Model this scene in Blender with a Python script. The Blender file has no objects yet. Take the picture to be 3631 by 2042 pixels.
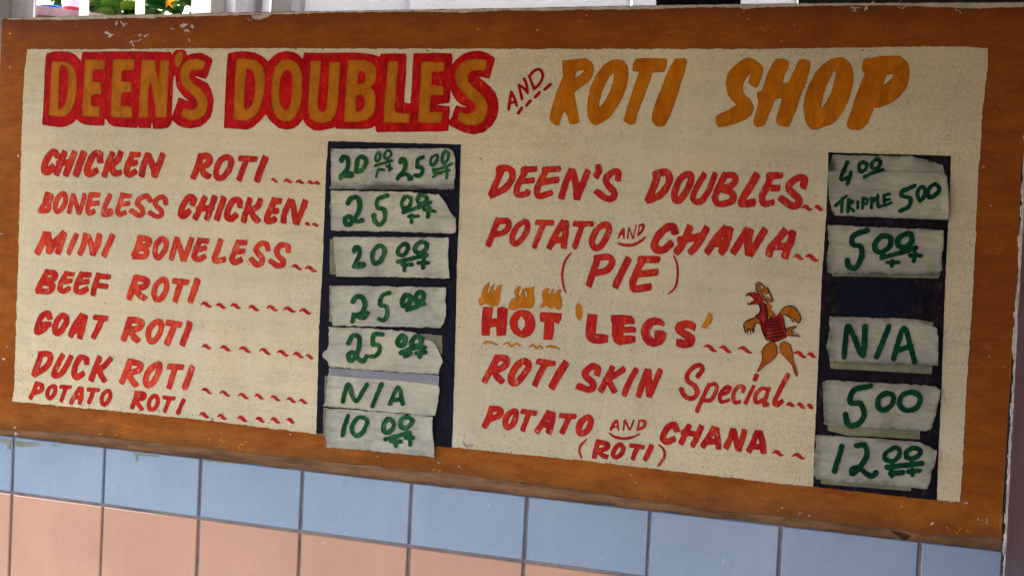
import bpy, bmesh, math, random
import numpy as np
from mathutils import Matrix, Vector

# ------------------------------------------------------------------ camera
# The wall is the plane y = 0, x runs to the right along it, z is up.
# Everything below is measured once on that wall: m(px, py) turns a measured
# point of the photograph into wall metres (the tiles come out 150 mm wide).
S = 1.355                      # camera's distance from the wall, metres
H0 = 1.5                       # camera height
FPX = 4228.0
CX, CY = 1815.5, 1021.0
hv = np.array([-11000.0 - CX, 270.0 - CY, FPX])
AX = -hv / np.linalg.norm(hv)
_sl = -0.047
_t = -FPX * FPX / ((-11000.0 - CX) * _sl + (270.0 - CY))
_D = np.array([_t * _sl, _t, FPX]); _D /= np.linalg.norm(_D)
AY = np.cross(AX, _D)
AZ = -_D

def wall(px, py, d=0.0):
    """measured point -> (x, z) in metres on the plane y = d"""
    px = np.asarray(px, float); py = np.asarray(py, float)
    rx, ry, rz = px - CX, py - CY, FPX
    s = (S + d) / (rx * AY[0] + ry * AY[1] + rz * AY[2])
    return (s * (rx * AX[0] + ry * AX[1] + rz * AX[2]),
            s * (rx * AZ[0] + ry * AZ[1] + rz * AZ[2]) + H0)

scn = bpy.context.scene
C = scn.collection
cam = bpy.data.cameras.new('camera')
cam.sensor_width = 36.0
cam.lens = 36.0 * FPX / 3631.0
cam.clip_start = 0.01
cam.clip_end = 500
camo = bpy.data.objects.new('camera', cam)
C.objects.link(camo)
Mx = Matrix(((AX[0], -AX[1], -AX[2]), (AY[0], -AY[1], -AY[2]), (AZ[0], -AZ[1], -AZ[2])))
camo.matrix_world = Matrix.Translation((0, -S, H0)) @ Mx.to_4x4()
scn.camera = camo

# ------------------------------------------------------------------ light
SUN_EL, SUN_AZ = math.radians(52), math.radians(-62)   # azimuth from +y towards +x
wd = bpy.data.worlds.new('World')
scn.world = wd
wd.use_nodes = True
nt = wd.node_tree
bg = nt.nodes['Background']
sky = nt.nodes.new('ShaderNodeTexSky')
sky.sky_type = 'NISHITA'
sky.sun_disc = False
sky.sun_elevation = SUN_EL
sky.sun_rotation = SUN_AZ
sky.air_density = 1.0
sky.dust_density = 8.0
nt.links.new(sky.outputs[0], bg.inputs[0])
bg.inputs[1].default_value = 0.15
sl = bpy.data.lights.new('sun', 'SUN')
sl.energy = 3.2
sl.angle = math.radians(0.5)
sl.color = (1.0, 0.95, 0.88)
so = bpy.data.objects.new('sun', sl)
C.objects.link(so)
sd = Vector((math.sin(SUN_AZ) * math.cos(SUN_EL), math.cos(SUN_AZ) * math.cos(SUN_EL), math.sin(SUN_EL)))
so.rotation_euler = sd.to_track_quat('Z', 'Y').to_euler()
so.location = (-3, 2, 6)
scn.view_settings.view_transform = 'Standard'
scn.view_settings.look = 'None'
scn.view_settings.exposure = 3.12
scn.view_settings.gamma = 1.0
scn.render.engine = 'CYCLES'

# ------------------------------------------------------------------ helpers
rnd = random.Random(7)

def srgb(r, g, b):
    def f(c):
        c /= 255.0
        return c / 12.92 if c <= 0.04045 else ((c + 0.055) / 1.055) ** 2.4
    return (f(r), f(g), f(b), 1.0)

def empty(name, loc, label=None, cat=None, group=None, kind=None):
    o = bpy.data.objects.new(name, None)
    C.objects.link(o)
    o.location = loc
    o.empty_display_size = 0.05
    tag(o, label, cat, group, kind)
    return o

def tag(o, label=None, cat=None, group=None, kind=None):
    if label: o['label'] = label
    if cat: o['category'] = cat
    if group: o['group'] = group
    if kind: o['kind'] = kind
    return o

def origin_of(parent):
    v = Vector((0, 0, 0))
    while parent is not None:
        v += parent.location
        parent = parent.parent
    return v

def mesh_obj(name, verts, faces, m, parent=None, smooth=False, own=None):
    """verts in world metres; linked as ONE mesh object, a child of parent"""
    o0 = origin_of(parent)
    own = Vector(own) - o0 if own is not None else Vector((0, 0, 0))
    sh = np.array(o0 + own)
    V = np.asarray(verts, float) - sh
    me = bpy.data.meshes.new(name)
    me.from_pydata(V.tolist(), [], [list(f) for f in faces])
    me.validate()
    me.materials.append(m)
    if smooth:
        me.polygons.foreach_set('use_smooth', [True] * len(me.polygons))
    me.update()
    o = bpy.data.objects.new(name, me)
    C.objects.link(o)
    o.parent = parent
    o.location = own
    return o

def box(name, x0, x1, y0, y1, z0, z1, m, parent=None, bev=0.0, own=None):
    v = [(x0, y0, z0), (x1, y0, z0), (x1, y1, z0), (x0, y1, z0), (x0, y0, z1), (x1, y0, z1), (x1, y1, z1), (x0, y1, z1)]
    f = [(0, 3, 2, 1), (4, 5, 6, 7), (0, 1, 5, 4), (1, 2, 6, 5), (2, 3, 7, 6), (3, 0, 4, 7)]
    o = mesh_obj(name, v, f, m, parent, own=own)
    if bev:
        b = o.modifiers.new('bevel', 'BEVEL'); b.width = bev; b.segments = 2
    return o

def vnoise(x, y, scale, seed):
    """smooth value noise in about -1..1"""
    x = np.asarray(x, float) / scale + seed * 17.31
    y = np.asarray(y, float) / scale - seed * 9.77
    xi = np.floor(x).astype(np.int64); yi = np.floor(y).astype(np.int64)
    fx = x - xi; fy = y - yi
    fx = fx * fx * (3 - 2 * fx); fy = fy * fy * (3 - 2 * fy)
    def h(a, b):
        n = (a * 374761393 + b * 668265263 + seed * 1274126177) & 0xffffffff
        n = ((n ^ (n >> 13)) * 1274126177) & 0xffffffff
        return ((n ^ (n >> 16)) & 0xffff) / 32767.5 - 1.0
    return ((h(xi, yi) * (1 - fx) + h(xi + 1, yi) * fx) * (1 - fy)
            + (h(xi, yi + 1) * (1 - fx) + h(xi + 1, yi + 1) * fx) * fy)

# measured views of the photograph: origin and magnification
V = {'a': (0, 0, 2.862), 'b': (900, 0, 2.862), 'c': (1800, 0, 2.862), 'd': (2700, 0, 2.765),
     'e': (0, 500, 2.862), 'f': (900, 460, 2.862), 'g': (1650, 500, 2.862), 'h': (2500, 480, 2.862),
     'i': (0, 980, 2.862), 'j': (900, 940, 2.862), 'k': (1650, 980, 2.862), 'l': (2500, 960, 2.862),
     'm': (0, 1420, 2.33), 'n': (1000, 1420, 2.33), 'o': (1700, 1350, 2.33), 'p': (2531, 1420, 2.33),
     'q': (600, 600, 4.293), 'r': (2150, 540, 3.22), 's': (1120, 480, 4.767), 't': (2450, 940, 5.152),
     'u': (2700, 150, 4.14), 'v': (2380, 1240, 3.15), 'w': (0, 0, 1.0)}

def pts(view, text):
    ox, oy, s = V[view]
    return np.array([[ox + float(a) / s, oy + float(b) / s] for a, b in (p.split(',') for p in text.split())])

def spline(P, n=5):
    if len(P) < 3: return P
    closed = np.allclose(P[0], P[-1])
    if closed:
        Q = np.vstack([P[-2], P, P[1]])
    else:
        Q = np.vstack([2 * P[0] - P[1], P, 2 * P[-1] - P[-2]])
    out = []
    for i in range(1, len(Q) - 2):
        a, b, c, d = Q[i - 1], Q[i], Q[i + 1], Q[i + 2]
        for k in range(n):
            t = k / n
            out.append(0.5 * ((2 * b) + (c - a) * t + (2 * a - 5 * b + 4 * c - d) * t * t + (3 * b - a - 3 * c + d) * t ** 3))
    out.append(Q[-2])
    return np.array(out)

class Shape:
    """Union of brush strokes and outlines, rasterised as a distance field and
    contoured into ONE mesh with slightly rough painted edges."""
    def __init__(self):
        self.seg = []; self.caps = []; self.poly = []; self.holes = []; self.xs = []; self.ys = []
    def stroke(self, view, w, text, taper=0.0, flat=False):
        s = V[view][2]
        for part in text.split('/'):
            P = pts(view, part)
            if len(P) == 1: P = np.vstack([P, P + 0.1])
            P = spline(P)
            n = len(P)
            r = np.full(n, 0.5 * w / s)
            r *= 1 + 0.07 * vnoise(P[:, 0], P[:, 1], 14, 3)
            if taper:
                t = np.linspace(0, 1, n)
                r *= 1 - taper * (np.abs(2 * t - 1) ** 2)
            if flat and n > 1 and not np.allclose(P[0], P[-1]):
                # a flat sign brush leaves blunt ends
                for e, q in ((0, 1), (n - 1, n - 2)):
                    d = P[e] - P[q]; L = np.hypot(*d)
                    if L < 1e-6: continue
                    self.caps.append((P[e], d / L, r[e]))
            for i in range(n - 1):
                self.seg.append((P[i], P[i + 1], r[i], r[i + 1]))
            self.xs += [P[:, 0].min() - r.max(), P[:, 0].max() + r.max()]
            self.ys += [P[:, 1].min() - r.max(), P[:, 1].max() + r.max()]
        return self
    def tilde(self, view, text, th=9.0):
        """little wavy dashes: x0,y0,x1,y1 of each"""
        ox, oy, s = V[view]
        for q in text.split():
            x0, y0, x1, y1 = [float(a) / s for a in q.split(',')]
            x0 += ox; x1 += ox; y0 += oy; y1 += oy
            L = x1 - x0; a = min(0.16 * L, 6.5)
            k = 7; prev = None
            for j in range(k + 1):
                t = j / k
                p = np.array([x0 + L * t, y0 + (y1 - y0) * t + a * (-math.sin(2 * math.pi * (t * 0.95 - 0.05))) * (1 if j else .3)])
                r = 0.5 * th * (0.25 + 0.95 * math.sin(math.pi * min(max(t, 0.02), 0.98)))
                if prev is not None: self.seg.append((prev[0], p, prev[1], r))
                prev = (p, r)
            self.xs += [x0 - th, x1 + th]; self.ys += [min(y0, y1) - a - th, max(y0, y1) + a + th]
        return self
    def outline(self, view, text, smooth=True):
        for part in text.split('/'):
            P = pts(view, part)
            self.poly.append(P)
            self.xs += [P[:, 0].min(), P[:, 0].max()]; self.ys += [P[:, 1].min(), P[:, 1].max()]
        return self
    def hole(self, view, text):
        for part in text.split('/'):
            self.holes.append(pts(view, part))
        return self
    def field(self, step):
        x0, x1, y0, y1 = min(self.xs) - 4, max(self.xs) + 4, min(self.ys) - 4, max(self.ys) + 4
        gx = np.arange(x0, x1 + step, step); gy = np.arange(y0, y1 + step, step)
        F = np.full((len(gy), len(gx)), 50.0)
        X, Y = np.meshgrid(gx, gy)
        for a, b, ra, rb in self.seg:
            r = max(ra, rb) + 3 * step
            i0 = max(int((min(a[0], b[0]) - r - x0) / step), 0); i1 = int((max(a[0], b[0]) + r - x0) / step) + 2
            j0 = max(int((min(a[1], b[1]) - r - y0) / step), 0); j1 = int((max(a[1], b[1]) + r - y0) / step) + 2
            sx = X[j0:j1, i0:i1]; sy = Y[j0:j1, i0:i1]
            if sx.size == 0: continue
            d = b - a; L2 = max(d @ d, 1e-9)
            t = np.clip(((sx - a[0]) * d[0] + (sy - a[1]) * d[1]) / L2, 0, 1)
            v = np.hypot(sx - a[0] - t * d[0], sy - a[1] - t * d[1]) - (ra + (rb - ra) * t)
            F[j0:j1, i0:i1] = np.minimum(F[j0:j1, i0:i1], v)
        for e, d, ra in self.caps:
            r = ra * 1.6 + 3 * step
            i0 = max(int((e[0] - r - x0) / step), 0); i1 = int((e[0] + r - x0) / step) + 2
            j0 = max(int((e[1] - r - y0) / step), 0); j1 = int((e[1] + r - y0) / step) + 2
            sx = X[j0:j1, i0:i1] - e[0]; sy = Y[j0:j1, i0:i1] - e[1]
            if sx.size == 0: continue
            al = sx * d[0] + sy * d[1]; pe = np.abs(-sx * d[1] + sy * d[0])
            # blunt end, cut a little aslant
            sl_ = 0.22 * (-sx * d[1] + sy * d[0])
            v = np.maximum(np.maximum(pe - ra * 0.97, al + sl_ - ra * 0.82), -al - ra)
            F[j0:j1, i0:i1] = np.minimum(F[j0:j1, i0:i1], v)
        def psd(P):
            r = 3 * step
            i0 = max(int((P[:, 0].min() - r - x0) / step), 0); i1 = int((P[:, 0].max() + r - x0) / step) + 2
            j0 = max(int((P[:, 1].min() - r - y0) / step), 0); j1 = int((P[:, 1].max() + r - y0) / step) + 2
            sx = X[j0:j1, i0:i1]; sy = Y[j0:j1, i0:i1]
            D = np.full(sx.shape, 1e9); ins = np.zeros(sx.shape, bool)
            for k in range(len(P)):
                a = P[k]; b = P[(k + 1) % len(P)]
                d = b - a; L2 = max(d @ d, 1e-9)
                t = np.clip(((sx - a[0]) * d[0] + (sy - a[1]) * d[1]) / L2, 0, 1)
                D = np.minimum(D, (sx - a[0] - t * d[0]) ** 2 + (sy - a[1] - t * d[1]) ** 2)
                c = ((a[1] > sy) != (b[1] > sy))
                if a[1] != b[1]:
                    ins ^= c & (sx < (b[0] - a[0]) * (sy - a[1]) / (b[1] - a[1]) + a[0])
            D = np.sqrt(D)
            return (slice(j0, j1), slice(i0, i1)), np.where(ins, -D, D)
        for P in self.poly:
            sl_, v = psd(P); F[sl_] = np.minimum(F[sl_], v)
        for P in self.holes:
            sl_, v = psd(P); F[sl_] = np.maximum(F[sl_], -v)
        return gx, gy, X, Y, F
    def build(self, name, m, parent, d, step=2.6, rough=1.0, merge=True, lift=None, seed=1, thick=0.0, smooth=False, streak=0.0, dirt=None, pool=False):
        gx, gy, X, Y, F = self.field(step)
        F = F + rough * (0.55 * vnoise(X, Y, 4.5, seed) + 0.8 * vnoise(X, Y, 17, seed + 5))
        if streak: F = F + streak * vnoise(X, Y, 3.2, seed + 9) * (vnoise(X, Y, 60, seed + 3) > -0.4)
        verts = []; faces = []; idx = {}
        def vid(px, py):
            k = (round(px, 3), round(py, 3))
            i = idx.get(k)
            if i is None:
                i = idx[k] = len(verts); verts.append((px, py))
            return i
        ins = F < 0
        full = ins[:-1, :-1] & ins[1:, :-1] & ins[:-1, 1:] & ins[1:, 1:]
        anyi = (ins[:-1, :-1] | ins[1:, :-1] | ins[:-1, 1:] | ins[1:, 1:]) & ~full
        for j in range(full.shape[0]):
            row = np.flatnonzero(full[j])
            if len(row):
                if merge:
                    br = np.flatnonzero(np.diff(row) > 1)
                    st = np.concatenate([[0], br + 1]); en = np.concatenate([br, [len(row) - 1]])
                    runs = [(row[a], row[b] + 1) for a, b in zip(st, en)]
                else:
                    runs = [(i, i + 1) for i in row]
                for a, b in runs:
                    faces.append((vid(gx[a], gy[j + 1]), vid(gx[b], gy[j + 1]), vid(gx[b], gy[j]), vid(gx[a], gy[j])))
        js, is_ = np.nonzero(anyi)
        for j, i in zip(js, is_):
            c = ((gx[i], gy[j + 1], F[j + 1, i]), (gx[i + 1], gy[j + 1], F[j + 1, i + 1]), (gx[i + 1], gy[j], F[j, i + 1]), (gx[i], gy[j], F[j, i]))
            poly = []
            for k in range(4):
                A = c[k]; B = c[(k + 1) % 4]
                if A[2] < 0: poly.append(vid(A[0], A[1]))
                if (A[2] < 0) != (B[2] < 0):
                    t = A[2] / (A[2] - B[2])
                    t = min(max(t, 0.03), 0.97)
                    poly.append(vid(A[0] + (B[0] - A[0]) * t, A[1] + (B[1] - A[1]) * t))
            if len(poly) >= 3: faces.append(tuple(poly))
        if not verts: return None
        P = np.array(verts)
        dd = np.full(len(P), float(d))
        if lift is not None: dd = dd - lift(P[:, 0], P[:, 1])
        x, z = wall(P[:, 0], P[:, 1], 0.0)
        W3 = np.stack([x, dd, z], 1)
        o = mesh_obj(name, W3, faces, m, parent, smooth=smooth)
        if pool:
            fi = np.clip(np.round((P[:, 0] - gx[0]) / step).astype(int), 0, len(gx) - 1); fj = np.clip(np.round((P[:, 1] - gy[0]) / step).astype(int), 0, len(gy) - 1)
            at = o.data.attributes.new('pool', 'FLOAT', 'POINT')
            at.data.foreach_set('value', np.exp(-np.maximum(-F[fj, fi], 0) / 2.6).astype(np.float32))
        if dirt is not None:
            fi = np.clip(((P[:, 0] - gx[0]) / step).astype(int), 0, len(gx) - 1); fj = np.clip(((P[:, 1] - gy[0]) / step).astype(int), 0, len(gy) - 1)
            val = dirt(P[:, 0], P[:, 1], -F[fj, fi])
            at = o.data.attributes.new('dirt', 'FLOAT', 'POINT')
            at.data.foreach_set('value', np.clip(val, 0, 1).astype(np.float32))
        if thick:
            so_ = o.modifiers.new('thickness', 'SOLIDIFY'); so_.thickness = thick; so_.offset = -1
        return o

# ------------------------------------------------------------------ materials
def newmat(name, rough=0.6, spec=0.3):
    m = bpy.data.materials.new(name)
    m.use_nodes = True
    n = m.node_tree
    b = n.nodes['Principled BSDF']
    b.inputs['Roughness'].default_value = rough
    b.inputs['Specular IOR Level'].default_value = spec * 0.35
    return m, n, b

class NB:
    """tiny node builder working in wall metres"""
    def __init__(self, n):
        self.n = n
        g = n.nodes.new('ShaderNodeNewGeometry')
        self.pos = g.outputs['Position']
    def mapped(self, sc, rot=0.0):
        mp = self.n.nodes.new('ShaderNodeMapping')
        mp.inputs['Scale'].default_value = sc
        mp.inputs['Rotation'].default_value = (0, rot, 0)
        self.n.links.new(self.pos, mp.inputs['Vector'])
        return mp.outputs[0]
    def noise(self, scale, detail=4, rough=0.55, vec=None, dist=0.0):
        t = self.n.nodes.new('ShaderNodeTexNoise')
        t.inputs['Scale'].default_value = scale
        t.inputs['Detail'].default_value = detail
        t.inputs['Roughness'].default_value = rough
        t.inputs['Distortion'].default_value = dist
        self.n.links.new(vec if vec is not None else self.pos, t.inputs['Vector'])
        return t.outputs['Fac']
    def voro(self, scale, vec=None):
        t = self.n.nodes.new('ShaderNodeTexVoronoi')
        t.inputs['Scale'].default_value = scale
        self.n.links.new(vec if vec is not None else self.pos, t.inputs['Vector'])
        return t.outputs['Distance']
    def ramp(self, fac, a, b, lo=0.0, hi=1.0):
        r = self.n.nodes.new('ShaderNodeMapRange')
        r.inputs['From Min'].default_value = a; r.inputs['From Max'].default_value = b
        r.inputs['To Min'].default_value = lo; r.inputs['To Max'].default_value = hi
        self.n.links.new(fac, r.inputs['Value'])
        return r.outputs[0]
    def mul(self, a, b):
        k = self.n.nodes.new('ShaderNodeMath'); k.operation = 'MULTIPLY'
        for s_, v in ((0, a), (1, b)):
            if isinstance(v, (int, float)): k.inputs[s_].default_value = v
            else: self.n.links.new(v, k.inputs[s_])
        return k.outputs[0]
    def mix(self, fac, a, b):
        k = self.n.nodes.new('ShaderNodeMix'); k.data_type = 'RGBA'
        if isinstance(fac, (int, float)): k.inputs[0].default_value = fac
        else: self.n.links.new(fac, k.inputs[0])
        for s_, v in ((6, a), (7, b)):
            if isinstance(v, tuple): k.inputs[s_].default_value = v
            else: self.n.links.new(v, k.inputs[s_])
        return k.outputs[2]
    def sep(self):
        s_ = self.n.nodes.new('ShaderNodeSeparateXYZ'); self.n.links.new(self.pos, s_.inputs[0]); return s_.outputs
    def bump(self, b, h, strength, dist):
        k = self.n.nodes.new('ShaderNodeBump')
        k.inputs['Strength'].default_value = strength; k.inputs['Distance'].default_value = dist
        self.n.links.new(h, k.inputs['Height']); self.n.links.new(k.outputs[0], b.inputs['Normal'])
    def out(self, b, col): self.n.links.new(col, b.inputs['Base Color'])

def m_cream():
    m, n, b = newmat('cream_emulsion', 0.75, 0.2); N = NB(n)
    c = N.mix(N.ramp(N.noise(3.2, 3), 0.38, 0.62), srgb(206, 188, 149), srgb(188, 175, 144))
    c = N.mix(N.ramp(N.noise(9, 3), 0.55, 0.75), c, srgb(203, 180, 138))
    c = N.mix(N.ramp(N.noise(4.2, 4, 0.6, N.mapped((1, 1, 1.8))), 0.58, 0.7, 0, 0.55), c, srgb(206, 200, 184))
    c = N.mix(N.ramp(N.noise(30, 5, 0.7), 0.5, 0.8, 0, 0.45), c, srgb(158, 148, 124))
    br = N.noise(11, 6, 0.72, N.mapped((0.5, 1, 7)), 0.4)
    c = N.mix(N.ramp(br, 0.46, 0.72, 0, 0.45), c, srgb(166, 152, 124))
    bv = N.noise(13, 6, 0.72, N.mapped((6, 1, 0.6)), 0.4)
    c = N.mix(N.ramp(bv, 0.52, 0.72, 0, 0.35), c, srgb(214, 200, 170))
    c = N.mix(N.mul(N.ramp(N.noise(420, 3, 0.7), 0.44, 0.68, 0, 0.5), N.ramp(N.noise(6, 4, 0.6), 0.36, 0.62, 0.35, 1)), c, srgb(140, 126, 98))
    sp = N.mul(N.ramp(N.voro(120), 0.0, 0.19, 1, 0), N.ramp(N.noise(14, 3), 0.47, 0.62))
    c = N.mix(N.mul(sp, 0.75), c, srgb(84, 76, 64))
    sp2 = N.mul(N.ramp(N.voro(260, N.mapped((1.0, 1, 0.5))), 0.0, 0.22, 1, 0), N.ramp(N.noise(7, 3), 0.44, 0.62))
    c = N.mix(N.mul(sp2, 0.6), c, srgb(102, 94, 80))
    N.out(b, c)
    N.bump(b, N.noise(260, 4, 0.6), 0.5, 0.0012)
    return m

ZBOT = float(wall(1800, 1705)[1]); ZTOP = float(wall(1800, 34)[1])
def m_border():
    m, n, b = newmat('orange_border_paint', 0.5, 0.3); N = NB(n)
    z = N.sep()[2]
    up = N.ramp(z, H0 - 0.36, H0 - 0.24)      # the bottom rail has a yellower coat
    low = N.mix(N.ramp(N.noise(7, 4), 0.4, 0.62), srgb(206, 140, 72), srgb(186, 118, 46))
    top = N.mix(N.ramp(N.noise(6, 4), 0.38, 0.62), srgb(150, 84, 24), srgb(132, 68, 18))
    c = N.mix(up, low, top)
    st = N.noise(22, 5, 0.65, N.mapped((1, 1, 3.2)))
    c = N.mix(N.ramp(st, 0.42, 0.66, 0, 0.6), c, srgb(112, 52, 18))
    c = N.mix(N.ramp(N.noise(3.5, 5, 0.7, N.mapped((1, 1, 2.4))), 0.5, 0.72, 0, 0.5), c, srgb(104, 50, 22))
    c = N.mix(N.ramp(N.noise(28, 5, 0.7, N.mapped((1, 1, 3))), 0.6, 0.78, 0, 0.5), c, srgb(196, 122, 50))
    c = N.mix(N.ramp(N.noise(60, 5, 0.7), 0.58, 0.8, 0, 0.5), c, srgb(96, 52, 26))
    c = N.mix(N.ramp(N.noise(400, 3, 0.7), 0.45, 0.7, 0, 0.45), c, srgb(88, 44, 18))
    # soot and hand grime along the outer rims
    wob = N.noise(16, 5, 0.7)
    zz = n.nodes.new('ShaderNodeMath'); zz.operation = 'MULTIPLY_ADD'; zz.inputs[1].default_value = 0.05
    n.links.new(wob, zz.inputs[0]); n.links.new(z, zz.inputs[2])
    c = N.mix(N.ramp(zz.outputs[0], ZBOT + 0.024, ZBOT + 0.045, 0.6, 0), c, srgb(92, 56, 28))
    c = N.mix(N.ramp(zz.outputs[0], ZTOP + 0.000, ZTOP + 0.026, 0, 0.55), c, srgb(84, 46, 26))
    sp = N.mul(N.ramp(N.voro(70), 0.0, 0.10, 1, 0), N.ramp(N.noise(11, 2), 0.5, 0.6))
    c = N.mix(N.mul(sp, 0.8), c, srgb(205, 180, 140))
    b.inputs['Specular IOR Level'].default_value = 0.04
    N.out(b, c)
    N.bump(b, N.noise(200, 4, 0.6, N.mapped((0.5, 1, 1.6))), 0.4, 0.001)
    return m

def m_paint(name, a, b2, worn=0.35, wearcol=(200, 150, 110), rough=0.45, light=(205, 70, 45)):
    a_ = a
    m, n, b = newmat(name, rough, 0.35); N = NB(n)
    v = N.mapped((1.0, 1.0, 0.45), 0.35)
    c = N.mix(N.ramp(N.noise(46, 5, 0.65, v), 0.4, 0.6), srgb(*a), srgb(*b2))
    c = N.mix(N.ramp(N.noise(120, 4, 0.7, v), 0.48, 0.68, 0, 0.55), c, srgb(*light))
    c = N.mix(N.ramp(N.noise(80, 4, 0.7, N.mapped((1, 1, 0.6), 0.35)), 0.54, 0.7, 0, 0.5), c, srgb(*[q * 0.72 for q in a]))
    w = N.mul(N.ramp(N.noise(170, 5, 0.75, v), 0.56, 0.68), N.ramp(N.noise(18, 3), 0.42, 0.6))
    c = N.mix(N.mul(w, worn), c, srgb(*wearcol))
    a = n.nodes.new('ShaderNodeAttribute'); a.attribute_name = 'pool'
    c = N.mix(N.mul(a.outputs['Fac'], 0.5), c, srgb(*[q * 0.55 for q in a_]))
    b.inputs['Specular IOR Level'].default_value = 0.03
    N.out(b, c)
    N.bump(b, N.noise(260, 4, 0.6), 0.4, 0.0008)
    return m

def m_paper(name, tint):
    m, n, b = newmat(name, 0.7, 0.25); N = NB(n)
    t = [x * 1.0 for x in tint]
    c = N.mix(N.ramp(N.noise(18, 4), 0.35, 0.65), srgb(*t), srgb(t[0] - 22, t[1] - 20, t[2] - 12))
    c = N.mix(N.ramp(N.noise(40, 5, 0.7, N.mapped((0.35, 1, 2.2))), 0.52, 0.75, 0, 0.7), c, srgb(t[0] - 62, t[1] - 60, t[2] - 50))
    c = N.mix(N.ramp(N.noise(26, 4, 0.65), 0.56, 0.72, 0, 0.45), c, srgb(122, 114, 122))
    c = N.mix(N.ramp(N.noise(17, 5, 0.7, N.mapped((1.3, 1, 0.8))), 0.56, 0.7, 0, 0.5), c, srgb(112, 108, 72))
    cr = N.noise(34, 6, 0.5, N.mapped((0.5, 1, 1.5), 0.2), 1.2)
    c = N.mix(N.mul(N.mul(N.ramp(cr, 0.485, 0.5), N.ramp(cr, 0.5, 0.515, 1, 0)), N.ramp(N.noise(9, 2), 0.56, 0.66, 0, 0.45)), c, srgb(84, 78, 66))
    c = N.mix(N.ramp(N.noise(300, 3, 0.7, N.mapped((0.3, 1, 1))), 0.45, 0.7, 0, 0.4), c, srgb(t[0] - 45, t[1] - 45, t[2] - 40))
    a = n.nodes.new('ShaderNodeAttribute'); a.attribute_name = 'dirt'
    c = N.mix(N.mul(a.outputs['Fac'], 0.85), c, srgb(44, 36, 34))
    N.out(b, c)
    N.bump(b, N.noise(55, 4, 0.6, N.mapped((0.6, 1, 1.8))), 0.5, 0.002)
    return m

def m_tile(name, col, sheen=0.18):
    m, n, b = newmat(name, sheen, 1.1); N = NB(n)
    oi = n.nodes.new('ShaderNodeObjectInfo')
    c = N.mix(N.ramp(oi.outputs['Random'], 0, 1), srgb(*col), srgb(col[0] - 9, col[1] - 7, col[2] - 4))
    c = N.mix(N.ramp(N.noise(9, 4), 0.42, 0.68, 0, 0.5), c, srgb(col[0] - 16, col[1] - 16, col[2] - 12))
    c = N.mix(N.ramp(N.noise(380, 3, 0.7), 0.45, 0.75, 0, 0.3), c, srgb(col[0] - 40, col[1] - 38, col[2] - 34))
    c = N.mix(N.ramp(N.voro(24), 0.0, 0.035, 0.8, 0), c, srgb(215, 215, 205))
    c = N.mix(N.mul(N.ramp(N.voro(46), 0.0, 0.04, 1, 0), N.ramp(N.noise(9, 2), 0.5, 0.6)), c, srgb(96, 88, 84))
    c = N.mix(N.ramp(N.noise(5, 5, 0.65, N.mapped((2.2, 1, 0.7))), 0.5, 0.75, 0, 0.35), c, srgb(col[0] + 18, col[1] + 14, col[2] + 8))
    N.out(b, c)
    N.bump(b, N.noise(14, 2), 0.25, 0.004)
    return m

def m_simple(name, a, b2, scale=20, rough=0.6, spec=0.3, mp=None, bump=0.0, fine=0.3, bs=None):
    m, n, b = newmat(name, rough, spec); N = NB(n)
    vec = N.mapped(mp) if mp else None
    c = N.mix(N.ramp(N.noise(scale, 5, 0.65, vec), 0.35, 0.65), srgb(*a), srgb(*b2))
    if fine:
        c = N.mix(N.ramp(N.noise(350, 3, 0.7), 0.45, 0.7, 0, fine), c, srgb(*(max(x * 0.6, 0) for x in a)))
    N.out(b, c)
    if bump: N.bump(b, N.noise(bs or scale * 4, 4, 0.6, vec), 0.6, bump)
    return m

CREAM = m_cream()
BORDER = m_border()
RED = m_paint('red_sign_paint', (160, 24, 27), (178, 38, 25), 0.7, light=(206, 74, 36))
RED_WORN = m_paint('thin_red_sign_paint', (172, 34, 30), (196, 60, 38), 0.9, (214, 160, 130), light=(214, 98, 64))
CRIMSON = m_paint('crimson_title_paint', (146, 5, 12), (174, 12, 12), 0.2, light=(196, 34, 18))
OCHRE = m_paint('ochre_title_paint', (172, 102, 14), (152, 84, 10), 0.25, light=(190, 112, 34), wearcol=(196, 140, 70))
ORANGE = m_paint('burnt_orange_paint', (178, 100, 6), (158, 82, 4), 0.25, light=(192, 116, 20), wearcol=(200, 140, 60))
FLAME = m_paint('amber_paint', (184, 112, 26), (170, 96, 18), 0.2, light=(206, 138, 48), wearcol=(206, 160, 100))
BLACKLINE = m_paint('black_line_paint', (34, 20, 28), (46, 26, 34), 0.0, light=(60, 34, 34))
NAVY = m_paint('navy_panel_paint', (25, 24, 36), (21, 20, 28), 0.12, (110, 100, 96), rough=0.4, light=(38, 30, 36))
GREEN = m_paint('green_marker', (22, 78, 38), (16, 56, 32), 0.0, rough=0.5, light=(74, 128, 80))
GREEN2 = m_paint('dark_green_marker', (6, 60, 32), (4, 36, 26), 0.0, rough=0.5, light=(26, 84, 46))
NAVY2 = m_paint('worn_black_panel_paint', (22, 19, 27), (16, 12, 16), 0.5, (88, 76, 74), rough=0.45, light=(44, 34, 38))
BLUEPATCH = m_paint('dull_blue_panel_paint', (16, 19, 36), (18, 17, 30), 0.0, rough=0.45, light=(24, 28, 44))
PAPER = m_paper('aged_paper_tape', (186, 178, 152))
PAPER2 = m_paper('grey_paper_tape', (178, 173, 150))
PAPER4 = m_paper('grimy_paper_tape', (166, 160, 136))
PAPER3 = m_paper('bluish_grey_tape', (138, 136, 138))
OLDTAPE = m_paper('old_yellowed_tape', (128, 122, 94))
LIPM = m_simple('dirty_bare_mortar', (148, 112, 82), (98, 72, 54), 34, 0.85, 0.1, (0.35, 1, 1.6), 0.003, 0.5)
CHIP = m_simple('chipped_undercoat', (196, 186, 168), (160, 150, 136), 60, 0.8, 0.2, None, 0.001)
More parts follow.
